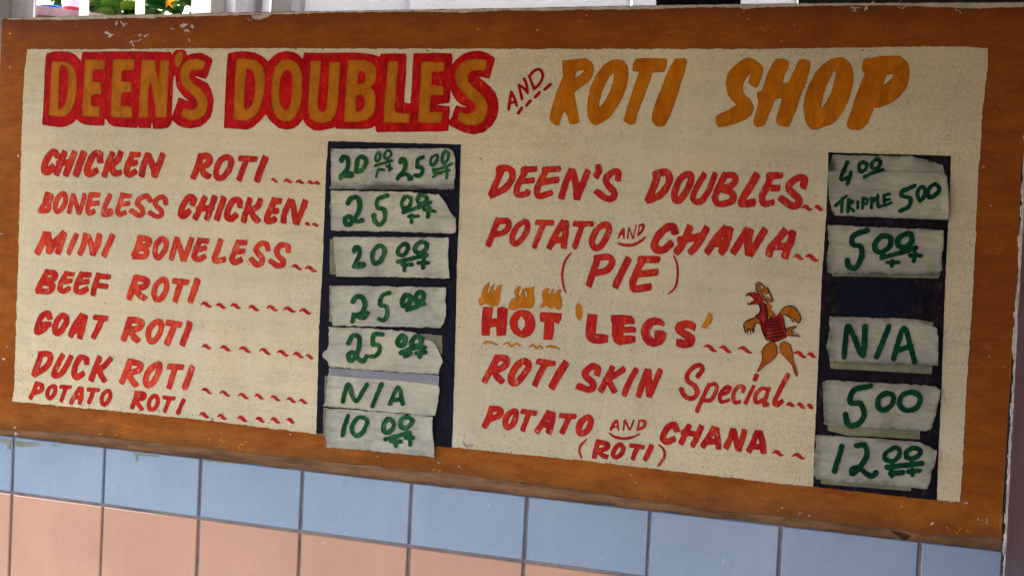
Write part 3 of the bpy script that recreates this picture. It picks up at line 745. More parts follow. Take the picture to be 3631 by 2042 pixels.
# ------------------------------------------------------------------ menu lines: (words, material, [(view, brush width, strokes)])
WORDS = [
 ('red word CHICKEN of the top left line', RED, [('e', 62, '585,150 552,112 500,150 462,230 455,300 488,318 535,275'), ('e', 60, '655,130 625,200 598,280 580,325 / 755,132 720,220 675,330 / 600,228 720,215'), ('e', 66, '850,138 815,230 778,328'), ('e', 62, '1018,195 1015,135 962,135 910,220 888,300 910,338 972,308'), ('e', 58, '1140,140 1100,240 1065,340 / 1225,132 1200,195 1135,245 / 1130,245 1160,325 1210,325'), ('e', 54, '1345,140 1300,250 1290,325 1325,345 1368,318 / 1345,140 1408,140 / 1300,235 1375,225'), ('e', 58, '1500,150 1460,250 1442,340 / 1512,152 1550,250 1572,342 / 1650,150 1610,260 1575,342')]),
 ('red word ROTI of the top left line', RED, [('e', 60, '2040,165 2010,260 1968,362 / 2040,157 2112,158 2130,205 2090,250 2020,268 / 2050,270 2075,335 2112,358'), ('e', 56, '2310,165 2240,200 2198,300 2210,370 2262,370 2330,290 2350,200 2310,165'), ('e', 54, '2448,178 2590,186 / 2505,190 2468,290 2432,378'), ('e', 62, '2692,185 2650,285 2614,390')]),
 ('red word BONELESS of the boneless chicken line', RED_WORN, [('e', 44, '480,545 450,640 412,708 / 480,540 525,560 508,612 455,630 / 455,632 500,655 484,705 412,712'), ('e', 46, '650,535 590,580 562,665 580,718 630,690 668,610 650,535'), ('e', 42, '745,555 722,640 706,718 / 748,556 780,650 800,728 / 860,555 840,640 808,728'), ('e', 46, '925,552 900,630 890,705 915,735 950,718 / 930,546 996,550 / 905,640 988,632'), ('e', 48, '1115,560 1075,650 1050,735 1080,750 1125,735 1120,708'), ('e', 46, '1245,555 1215,650 1195,720 1218,750 1265,730 / 1250,552 1316,560 / 1220,645 1302,636'), ('e', 48, '1525,602 1490,560 1420,590 1398,640 1440,680 1450,738 1410,755 1340,712'), ('e', 46, '1685,632 1680,590 1640,570 1582,610 1590,660 1640,710 1635,758 1590,765 1530,732')]),
 ('red word CHICKEN of the boneless chicken line', RED, [('q', 86, '362,520 382,452 310,425 232,520 192,620 182,690 230,712 300,650'), ('q', 84, '540,455 490,560 450,650 408,728 / 690,445 660,540 620,650 582,738 / 450,605 650,595'), ('q', 84, '830,462 800,560 760,660 735,742'), ('q', 84, '1078,555 1072,482 1000,470 940,530 888,650 895,738 950,760 1008,712'), ('q', 84, '1230,475 1200,580 1160,690 1140,775 / 1388,485 1350,570 1250,620 / 1240,625 1290,720 1342,780'), ('q', 84, '1600,485 1550,600 1500,720 1495,788 1560,793 1602,768 / 1612,482 1672,488 / 1562,640 1634,638'), ('q', 84, '1842,495 1790,600 1752,700 1745,785 / 1875,500 1900,600 1910,700 1930,805 / 2070,505 2030,620 1980,740 1952,805')]),
 ('red word MINI', RED_WORN, [('e', 58, '462,950 430,1040 388,1122 / 492,952 500,1040 500,1118 / 640,948 570,1015 512,1108 / 650,952 622,1040 596,1122'), ('e', 50, '775,962 735,1050 702,1128'), ('e', 54, '872,962 850,1060 818,1132 / 900,970 930,1060 940,1138 / 1010,968 990,1060 952,1138'), ('e', 54, '1140,972 1100,1060 1062,1148')]),
 ('red word BONELESS of the mini boneless line', RED_WORN, [('e', 54, '1425,985 1400,1080 1366,1158 / 1430,982 1515,1002 1500,1058 1410,1075 / 1412,1078 1490,1112 1468,1168 1372,1173'), ('e', 50, '1650,990 1590,1050 1576,1138 1610,1182 1668,1120 1690,1040 1650,990'), ('e', 50, '1795,997 1770,1090 1742,1188 / 1802,1000 1835,1100 1860,1196 / 1945,1002 1910,1100 1872,1196'), ('e', 52, '2030,1012 1990,1110 1975,1178 2020,1203 2068,1180 / 2030,1012 2096,1016 / 2000,1105 2078,1088'), ('e', 54, '2240,1018 2210,1110 2180,1188 2202,1220 2268,1207'), ('e', 52, '2420,1032 2380,1130 2355,1198 2385,1233 2438,1212 / 2420,1032 2486,1032 / 2388,1126 2466,1120'), ('f', 52, '145,1210 130,1162 70,1160 28,1210 42,1250 85,1300 80,1352 30,1368 -18,1318'), ('f', 52, '350,1225 345,1182 280,1172 235,1220 250,1280 300,1330 295,1372 240,1378 178,1337')]),
 ('red word BEEF', RED, [('i', 53, '480,-42 430,50 388,138 / 485,-42 558,-28 548,25 440,45 / 440,58 535,92 500,148 395,148'), ('i', 47, '672,-22 625,60 612,128 650,152 698,126 / 680,-28 738,-20 / 640,55 718,46'), ('i', 51, '832,-18 785,70 772,138 820,160 876,132 / 830,-18 906,-14 / 790,65 886,52'), ('i', 51, '1000,-8 970,80 946,172 / 1000,-4 1103,4 / 980,88 1076,102')]),
 ('red word ROTI beside BEEF', RED_WORN, [('i', 56, '1380,20 1350,110 1316,212 / 1390,10 1490,42 1470,100 1370,122 / 1380,130 1420,190 1465,218'), ('i', 52, '1660,32 1592,80 1566,170 1590,232 1640,220 1688,140 1690,62 1660,32'), ('i', 54, '1775,46 1896,60 / 1842,62 1810,150 1782,238'), ('i', 60, '2002,52 1970,150 1938,242')]),
 ('red word GOAT', RED, [('i', 52, '505,415 490,375 430,400 392,480 376,558 412,560 460,520 478,490 / 440,488 498,486'), ('i', 54, '640,396 580,450 560,540 590,578 640,530 680,440 640,396'), ('i', 56, '828,402 770,490 722,588 / 866,412 840,510 816,606 / 760,548 826,542'), ('i', 54, '975,415 1070,427 / 1042,425 1000,520 956,608')]),
 ('red word ROTI beside GOAT', RED_WORN, [('i', 56, '1320,442 1290,540 1260,628 / 1330,437 1438,460 1420,518 1330,545 / 1322,552 1360,610 1392,642'), ('i', 52, '1610,452 1532,510 1506,590 1530,658 1582,640 1630,560 1640,482 1610,452'), ('i', 58, '1715,470 1822,488 / 1772,492 1740,580 1702,668'), ('i', 58, '1925,487 1890,590 1857,678')]),
 ('red word DUCK', RED, [('i', 54, '420,792 386,890 352,988 / 420,787 500,787 513,840 470,920 362,988'), ('i', 50, '635,807 590,890 550,980 570,1008 630,980 680,900 720,822'), ('i', 52, '880,872 875,832 820,822 770,900 756,988 786,1022 838,990'), ('i', 52, '1010,832 970,930 932,1038 / 1120,842 1060,910 1000,942 / 1010,945 1030,1000 1058,1048')]),
 ('red word ROTI beside DUCK', RED_WORN, [('i', 58, '1320,867 1290,960 1242,1062 / 1330,865 1428,892 1410,948 1310,983 / 1312,992 1340,1050 1374,1092'), ('i', 56, '1600,892 1520,950 1482,1048 1502,1102 1560,1068 1612,970 1622,902 1600,892'), ('i', 54, '1728,912 1843,920 / 1782,924 1750,1020 1722,1116'), ('i', 58, '1950,928 1920,1020 1882,1118')]),
 ('small red word POTATO at the bottom left', RED, [('i', 42, '376,1088 345,1160 316,1226 / 380,1086 424,1102 424,1150 360,1178'), ('i', 38, '552,1112 502,1132 482,1200 510,1236 555,1190 562,1132 552,1112'), ('i', 36, '628,1116 716,1121 / 676,1122 650,1190 626,1254'), ('i', 40, '810,1138 765,1200 727,1276 / 832,1138 830,1210 811,1280 / 762,1225 820,1225'), ('i', 38, '902,1146 998,1151 / 950,1152 930,1220 906,1274'), ('i', 38, '1100,1158 1045,1200 1036,1268 1065,1298 1110,1250 1122,1190 1100,1158')]),
 ('small red word ROTI at the bottom left', RED, [('i', 42, '1390,1182 1370,1260 1346,1322 / 1395,1182 1463,1192 1458,1230 1390,1248 / 1387,1258 1410,1300 1438,1338'), ('i', 38, '1580,1208 1530,1240 1512,1308 1530,1348 1580,1330 1606,1260 1580,1208'), ('i', 38, '1672,1226 1762,1236 / 1722,1242 1700,1300 1676,1360'), ('i', 40, '1866,1258 1840,1310 1812,1378')]),
 ("red word DEEN'S of the right column", RED, [('g', 62, '372,288 330,390 272,535 / 345,285 440,280 483,340 452,430 382,498 278,543'), ('g', 56, '622,292 560,400 520,495 542,550 622,536 632,522 / 595,294 702,286 / 572,412 678,402'), ('g', 58, '822,302 770,400 728,500 752,560 862,532 / 805,294 940,285 / 780,422 926,398'), ('g', 62, '1070,312 1020,430 980,562 / 1090,312 1122,430 1132,570 / 1240,322 1200,420 1142,562'), ('g', 62, '1352,268 1357,310 1336,348'), ('g', 60, '1550,382 1552,322 1500,318 1430,380 1442,440 1510,520 1500,580 1430,583 1342,522')]),
 ('red word DOUBLES of the right column', RED, [('r', 76, '592,254 550,380 482,538 / 562,252 680,232 722,300 690,400 600,500 490,543'), ('r', 70, '930,255 850,300 790,430 780,528 830,553 900,470 960,350 968,272 930,255'), ('r', 64, '1112,268 1050,370 992,498 1010,558 1080,563 1160,460 1200,370 1240,262'), ('r', 68, '1350,268 1290,390 1240,508 / 1350,266 1450,266 1478,322 1420,390 1320,408 / 1330,430 1442,472 1432,560 1282,593 1240,530'), ('r', 80, '1710,278 1640,400 1560,530 1552,588 1665,578'), ('r', 70, '1882,274 1830,400 1780,508 1802,590 1888,575 / 1862,272 1985,268 / 1855,412 1952,412'), ('r', 74, '2252,382 2265,312 2210,287 2120,340 2080,402 2130,470 2200,540 2180,603 2110,608 2002,532')]),
 ('red word POTATO above the word PIE', RED, [('g', 56, '332,812 290,910 238,1046 / 328,815 430,815 442,870 390,930 300,948'), ('g', 54, '610,817 530,870 480,970 490,1038 540,1033 600,960 636,870 610,817'), ('g', 52, '735,826 878,832 / 800,842 750,950 706,1066'), ('g', 60, '990,832 930,930 860,1068 / 1022,834 1015,950 1000,1062 / 925,1008 1000,1000'), ('g', 54, '1120,841 1278,842 / 1192,852 1150,960 1112,1072'), ('g', 58, '1420,847 1340,900 1285,1010 1310,1078 1370,1073 1430,980 1460,890 1420,847')]),
 ('small red word AND with a curved stroke, upper one', RED, [('g', 24, '1605,888 1580,930 1550,990 / 1610,888 1610,988 / 1575,952 1605,946 / 1660,882 1648,988 / 1662,878 1700,988 / 1735,854 1706,984 / 1768,862 1752,958 / 1768,857 1805,852 1800,900 1752,962'), ('g', 27, '1555,1040 1620,1056 1700,1054 1780,1018 1828,975')]),
 ('red word CHANA above the rooster', RED, [('r', 80, '782,902 762,852 680,870 590,960 550,1060 590,1118 660,1110 730,1052'), ('r', 78, '950,872 900,990 860,1070 812,1126 / 1140,884 1080,990 1020,1080 972,1128 / 850,1002 1080,962'), ('r', 80, '1345,890 1270,970 1205,1060 1160,1128 / 1405,892 1380,1000 1352,1080 1322,1128 / 1255,1040 1370,1034'), ('r', 78, '1602,904 1540,1000 1462,1126 / 1642,912 1620,1040 1622,1148 / 1800,904 1730,1020 1652,1148'), ('r', 80, '2030,912 1955,1005 1880,1090 1860,1156 / 2125,932 2102,1030 2062,1120 2042,1176 / 1960,1076 2080,1074')]),
 ('red word PIE', RED, [('g', 62, '1345,1192 1300,1320 1260,1448 / 1335,1188 1450,1178 1492,1230 1440,1310 1320,1340'), ('g', 68, '1650,1213 1590,1330 1530,1462'), ('g', 66, '1802,1202 1740,1330 1700,1440 1722,1500 1862,1482 / 1782,1202 1946,1206 / 1762,1352 1926,1334')]),
 ('red words ROTI SKIN', RED, [('k', 62, '320,832 270,930 205,1048 / 320,827 415,832 420,880 370,930 290,943 / 290,952 320,1010 368,1056'), ('k', 62, '600,857 530,900 470,1000 475,1068 520,1078 590,1000 646,910 600,857'), ('k', 56, '750,862 888,882 / 822,874 760,980 712,1086'), ('k', 70, '1012,892 950,990 885,1106'), ('k', 62, '1342,980 1346,932 1290,912 1220,970 1230,1020 1295,1080 1290,1138 1240,1144 1162,1116'), ('k', 58, '1490,932 1440,1030 1382,1146 / 1598,947 1520,1000 1440,1048 / 1440,1042 1480,1100 1510,1156'), ('k', 56, '1730,952 1670,1060 1615,1186'), ('k', 58, '1842,962 1800,1080 1762,1196 / 1862,964 1865,1080 1866,1196 / 1975,962 1930,1070 1872,1196')]),
 ('red joined-up word Special', RED, [('v', 50, '300,290 346,230 340,182 290,172 220,220 177,290 190,350 260,400 292,470 260,530 200,538 150,510 115,442'), ('v', 46, '420,392 370,500 320,610 292,676'), ('v', 42, '420,400 480,377 510,410 490,490 440,560 382,560'), ('v', 38, '545,500 620,480 662,430 630,410 570,460 545,530 560,580 640,562'), ('v', 42, '802,460 810,417 750,410 700,480 696,560 720,588 760,582'), ('v', 42, '920,412 880,490 832,588'), ('v', 48, '955,287 936,328'), ('v', 42, '1080,442 1010,430 950,490 936,560 960,588 1020,562 / 1092,432 1060,520 1040,608 1072,612'), ('v', 50, '1302,284 1240,400 1170,540 1160,598 1190,608 1232,578')]),
 ('red word POTATO of the bottom right line', RED, [('o', 44, '100,227 75,310 48,366 / 96,227 170,237 170,280 80,318'), ('o', 44, '285,247 230,290 215,360 240,383 285,345 306,270 285,247'), ('o', 40, '362,252 458,266 / 410,268 385,330 362,396'), ('o', 46, '570,268 530,340 482,408 / 607,277 597,350 577,412 / 522,362 590,360'), ('o', 42, '678,286 782,292 / 740,302 710,370 687,416'), ('o', 46, '895,302 840,340 820,410 850,433 900,400 922,330 895,302')]),
 ('small red word AND with a curved stroke, lower one', RED, [('o', 24, '1125,327 1100,370 1086,403 / 1140,327 1150,403 / 1105,382 1145,376 / 1200,327 1190,403 / 1206,327 1240,403 / 1275,327 1246,403 / 1322,327 1307,403 / 1318,327 1365,332 1360,375 1307,403'), ('o', 20, '1075,432 1120,460 1190,475 1260,465 1322,437')]),
 ('red word CHANA of the bottom right line', RED, [('o', 48, '1628,400 1610,362 1560,380 1520,450 1525,488 1560,500 1600,482'), ('o', 46, '1730,377 1700,440 1672,502 / 1830,387 1800,460 1766,522 / 1690,422 1800,442'), ('o', 46, '1932,402 1890,470 1852,528 / 1958,402 1970,480 1976,543 / 1890,500 1960,502'), ('o', 44, '2090,412 2070,480 2042,538 / 2102,412 2120,490 2140,556 / 2187,422 2170,490 2142,556'), ('o', 46, '2290,432 2260,510 2232,568 / 2320,432 2340,510 2347,578 / 2262,540 2340,542')]),
 ('small red word ROTI in brackets', RED, [('o', 38, '980,502 965,560 952,622 / 985,502 1055,522 1050,555 985,574 / 990,582 1015,610 1043,624'), ('o', 36, '1160,522 1120,560 1106,608 1130,628 1165,610 1190,560 1160,522'), ('o', 34, '1257,531 1348,546 / 1310,548 1286,590 1271,636'), ('o', 40, '1420,542 1400,590 1372,642')]),
]
for i, (lb, m, gl) in enumerate(WORDS):
    Sh = Shape()
    for view, w, st in gl:
        thin = w < 30 and view in 'go'
        Sh.stroke(view, w * (1.25 if thin else 1.13), st, taper=0.45 if 'curved' in lb and w < 30 else 0.0, flat=not thin)
    part('painted_word', Sh, m, -0.0008, lb, seed=70 + i, rough=1.0, step=2.0)

for i, (vw, w, st) in enumerate((('g', 26, '1075,1135 1020,1210 990,1300 985,1380 1000,1480 1020,1534'), ('g', 26, '2115,1162 2150,1250 2157,1350 2145,1440 2120,1500 2062,1552'), ('o', 23, '885,482 840,530 826,580 845,633'), ('o', 23, '1485,527 1525,570 1530,620 1510,660 1477,698'))):
    part('bracket', Shape().stroke(vw, w, st, taper=0.35), RED, -0.0008, seed=100 + i, rough=0.6, step=1.5)

# HOT LEGS: fat block letters, amber flames and quote marks
HOT = Shape().outline('k', '180,308 285,308 278,360 270,425 320,425 325,320 380,305 435,330 428,430 415,600 320,605 315,515 260,515 245,600 165,600 165,480 / 582,335 640,345 685,385 712,440 715,500 695,560 655,605 600,625 550,615 495,580 460,530 448,470 460,415 500,365 540,342 / 770,360 982,372 978,430 950,482 905,465 905,540 885,645 790,640 795,560 805,465 760,455 752,390')
HOT.hole('k', '570,403 605,450 605,500 570,555 535,510 535,450')
part('painted_word', HOT, RED, -0.0008, 'fat red word HOT under the flames', seed=110, rough=0.9, step=2.0)
LEG = Shape().outline('k', '1240,378 1345,385 1335,480 1325,580 1400,582 1460,595 1448,670 1380,685 1300,680 1245,650 1220,600 1225,500 / 1478,392 1600,388 1690,400 1720,440 1718,480 1612,488 1615,510 1700,505 1735,520 1732,570 1605,575 1610,597 1700,595 1732,610 1730,665 1680,680 1570,700 1510,665 1485,600 1490,480 1475,440 / 1920,412 1990,430 2025,470 2020,510 1950,490 1905,500 1875,560 1880,600 1930,640 1915,600 1918,545 2000,545 2045,575 2035,640 2000,690 1920,718 1850,700 1800,640 1780,560 1800,480 1850,430 / 2240,440 2310,455 2345,490 2330,560 2270,525 2215,530 2260,555 2330,600 2338,650 2310,710 2240,730 2180,725 2140,700 2140,630 2190,630 2240,645 2200,615 2140,570 2122,520 2150,465')
part('painted_word', LEG, RED, -0.0008, 'fat red word LEGS', seed=111, rough=0.9, step=2.0)
for i, fl in enumerate(('175,140 200,90 245,55 248,100 228,150 235,175 255,110 300,72 288,130 300,150 330,95 382,75 362,130 352,190 355,240 330,300 280,305 240,290 205,275 150,300 128,240 160,210 165,180',
           '495,150 520,115 562,90 565,120 545,170 545,215 560,190 580,130 620,115 650,115 708,100 690,170 705,220 700,290 660,325 600,320 560,322 480,345 435,325 450,280 470,230 500,215 520,235 505,195',
           '790,140 830,112 858,125 840,170 860,180 880,130 908,125 890,170 905,175 930,140 980,125 962,180 985,250 975,330 950,340 912,325 905,295 885,330 850,320 820,295 755,330 770,290 790,255 778,200')):
    F = Shape().outline('k', fl)
    if i == 1: F.hole('k', '606,160 622,148 630,222 614,214')
    part('painted_flame', F, FLAME, -0.0009, seed=112 + i, rough=0.7, step=1.6)
for i, q in enumerate(('1150,252 1185,310 1190,400 1170,452 1140,430 1117,380 1120,300', '2470,360 2505,380 2513,430 2490,480 2440,530 2392,515 2430,450')):
    part('quote_mark', Shape().outline('k', q), FLAME, -0.0008, seed=116 + i, rough=0.6, step=1.6)
part('amber_dashes', Shape().stroke('k', 26, '185,678 235,662 325,690 / 390,690 435,672 470,706 520,678 555,704 / 655,712 690,694 725,724 760,704 788,732 / 822,712 880,708 958,732', taper=0.4), FLAME, -0.0008, 'four amber dashes under the word HOT', seed=118, rough=0.6, step=1.6)

# leader dashes
LEAD = [('after the top CHICKEN ROTI', 'q', '1555,165,1655,185 1745,195,1880,175 1930,205,2060,190 2105,212,2200,200 2215,222,2300,208', 10),
        ('after BONELESS CHICKEN', 'q', '2070,845,2150,830 2175,855,2275,845', 10),
        ('after MINI BONELESS', 'f', '385,1392,490,1400 520,1408,640,1420', 11),
        ('after BEEF ROTI', 'i', '2040,285,2150,290 2195,295,2295,305 2340,300,2445,305 2524,316,2632,328 2706,321,2821,326 2876,336,3006,341 3041,351,3161,361', 11),
        ('after GOAT ROTI', 'i', '2052,712,2145,714 2240,725,2345,735 2430,735,2550,750 2636,751,2751,771 2811,771,2931,786 2976,791,3086,806 3106,806,3181,821', 11),
        ('after DUCK ROTI', 'i', '2050,1152,2155,1170 2230,1180,2340,1195 2420,1205,2525,1220 2586,1211,2681,1226 2746,1226,2846,1241 2911,1246,3006,1261 3031,1261,3121,1271', 10),
        ('after the small POTATO ROTI', 'm', '1650,115,1730,125 1800,128,1872,140 1965,143,2043,157 2118,150,2188,164 2238,156,2315,170 2370,158,2435,173', 12),
        ("after DEEN'S DOUBLES", 'r', '2230,635,2350,640 2380,630,2470,648', 13),
        ('after POTATO AND CHANA', 'r', '2135,1195,2250,1200 2275,1190,2420,1220', 13),
        ('between LEGS and the rooster', 'l', '-14,768,120,800 145,780,270,812 335,790,480,815', 12),
        ("right of the rooster's legs", 'l', '900,835,1030,862 1040,850,1125,862', 12),
        ('after Special', 'v', '1290,618,1375,606 1405,608,1495,638 1520,622,1585,640', 13),
        ('after the lower CHANA', 'v', '1130,1150,1255,1157 1350,1185,1500,1190', 12)]
for i, (lb, view, t, th) in enumerate(LEAD):
    part('leader_dashes', Shape().tilde(view, t, th), RED, -0.0008, 'wavy red leader dashes ' + lb, seed=120 + i, rough=0.5, step=1.5)

# painted rooster in a straw hat
rr = Shape().outline('t', '1000,545 1080,500 1180,500 1230,530 1280,600 1340,680 1370,780 1400,900 1420,980 1500,950 1560,930 1610,880 1660,890 1700,960 1720,1100 1740,1200 1755,1320 1650,1360 1500,1385 1390,1350 1340,1280 1300,1180 1280,1080 1240,1000 1180,950 1250,880 1275,800 1260,720 1150,720 1040,735 1080,680 1150,640 1120,590 1060,560')
ROOD = m_paint('dull_rooster_red', (140, 22, 20), (120, 18, 22), 0.2, light=(176, 60, 36))
ROOA = m_paint('dull_rooster_amber', (158, 88, 22), (138, 72, 16), 0.2, light=(176, 104, 36))
rooster = part('painted_rooster', rr, ROOD, -0.0008, 'red painted body of the rooster in a straw hat', seed=140, rough=0.4, step=1.3)
ro = Shape().outline('t', '1360,690 1430,690 1490,750 1460,790 1500,850 1560,910 1530,960 1420,960 1400,850 / 1180,955 1100,980 1000,1030 965,1120 980,1200 1010,1240 1040,1190 1080,1180 1130,1210 1160,1090 1210,1050 1280,1080 1250,1000 / 1620,870 1680,790 1780,740 1870,750 1950,830 2010,950 2000,1030 1960,1060 1900,990 1850,980 1800,960 1720,910 1680,930 / 1730,1170 1920,1115 1830,1200 1860,1230 1980,1310 1760,1280')
ro.stroke('t', 68, '1235,340 1218,430 1270,540 1350,620 1465,650').stroke('t', 24, '1240,320 1310,370 1400,430 1440,520 1490,640').stroke('t', 115, '1345,455 1380,480')
ro.outline('l', '660,725 710,715 735,770 725,850 690,900 630,945 590,980 545,1028 530,1015 560,960 582,900 580,820 610,760 / 760,730 800,710 860,750 885,820 895,900 920,980 940,1060 915,1050 880,950 820,890 770,840 752,780')
part('rooster_feathers', ro, ROOA, -0.0011, 'amber wings, tail, hat and drumstick legs', parent=rooster, seed=141, rough=0.4, step=1.3)
rl = Shape().stroke('l', 9, '660,725 610,760 580,820 582,900 560,960 530,1015 / 560,822 582,815 / 735,770 725,850 690,900 630,945 / 800,712 860,750 885,820 895,900 920,980 940,1060 915,1050 880,950 820,890 / 742,830 760,825')
part('rooster_leg_edges', rl, CRIMSON, -0.0014, parent=rooster, seed=142, rough=0.3, step=1.3)
rk = Shape().stroke('t', 18, '1000,562 1060,512 1180,497 / 1190,350 1200,470 1290,590 1400,680 / 1400,412 1440,500 1490,600 1495,660').stroke('t', 13, '1265,350 1282,470 1340,560 1450,600 / 1190,345 1240,308 1290,330 1340,400').stroke('t', 26, '1250,722 1275,800 1250,880 1185,930 / 1340,690 1380,800 1400,970 / 1440,990 1480,940').stroke('t', 17, '1180,950 1000,1030 965,1120 1000,1240 / 1040,1160 1042,1270 / 1075,1160 1100,1260 / 1130,1150 1140,1230 1165,1090 1210,1050 1275,1085')
rk.stroke('t', 21, '1280,1080 1300,1180 1350,1300 1400,1370 1540,1390 1650,1350').stroke('t', 15, '1610,880 1690,780 1800,740 1900,770 1980,880 2012,980 1972,1060 / 1720,905 1790,940 1850,1010 1870,1040 1882,985 1950,1060 / 1700,980 1722,1160 1750,1190 / 1730,1160 1930,1110 1840,1200 1900,1225 / 1990,1300 1880,1290 1760,1285 / 1930,1240 1990,1310')
rk.stroke('t', 19, '1350,1052 1640,1005 / 1350,1102 1640,1062 / 1350,1152 1650,1112 / 1355,1215 1660,1162 / 1375,1280 1690,1222 / 1395,1338 1710,1282 / 1040,690 1050,720')
part('rooster_ink_lines', rk, BLACKLINE, -0.0016, 'black outlines and jersey stripes', parent=rooster, seed=143, rough=0.4, step=1.2)

DRIP = m_simple('dried_olive_paint', (136, 142, 120), (120, 128, 108), 30, 0.6, 0.3)
for i, (vw, t) in enumerate((('m', '0,312 105,322 104,345 88,352 84,398 66,400 58,358 30,340 0,336'), ('m', '126,326 215,338 340,350 322,368 250,378 190,382 140,372 124,352'), ('m', '425,360 520,368 515,374 440,372'), ('m', '1105,428 1310,452 1308,462 1165,452 1140,450 1134,498 1122,500 1118,452 1104,440'), ('m', '1674,482 1940,512 1938,520 1700,498'))):
    Sh = Shape().outline(vw, t)
    gx_ = Sh.build('paint_drip', DRIP, tw, YT - 0.0009, step=1.4, rough=1.5, seed=500 + i)
    # the shape was laid out on the board's plane: set it back onto the tiles
    me_ = gx_.data; k_ = (S + YT) / S
    for v in me_.vertices:
        X_ = v.co.x + tw.location.x; Z_ = v.co.z + tw.location.z - H0
        v.co.x = X_ * k_ - tw.location.x; v.co.z = Z_ * k_ + H0 - tw.location.z

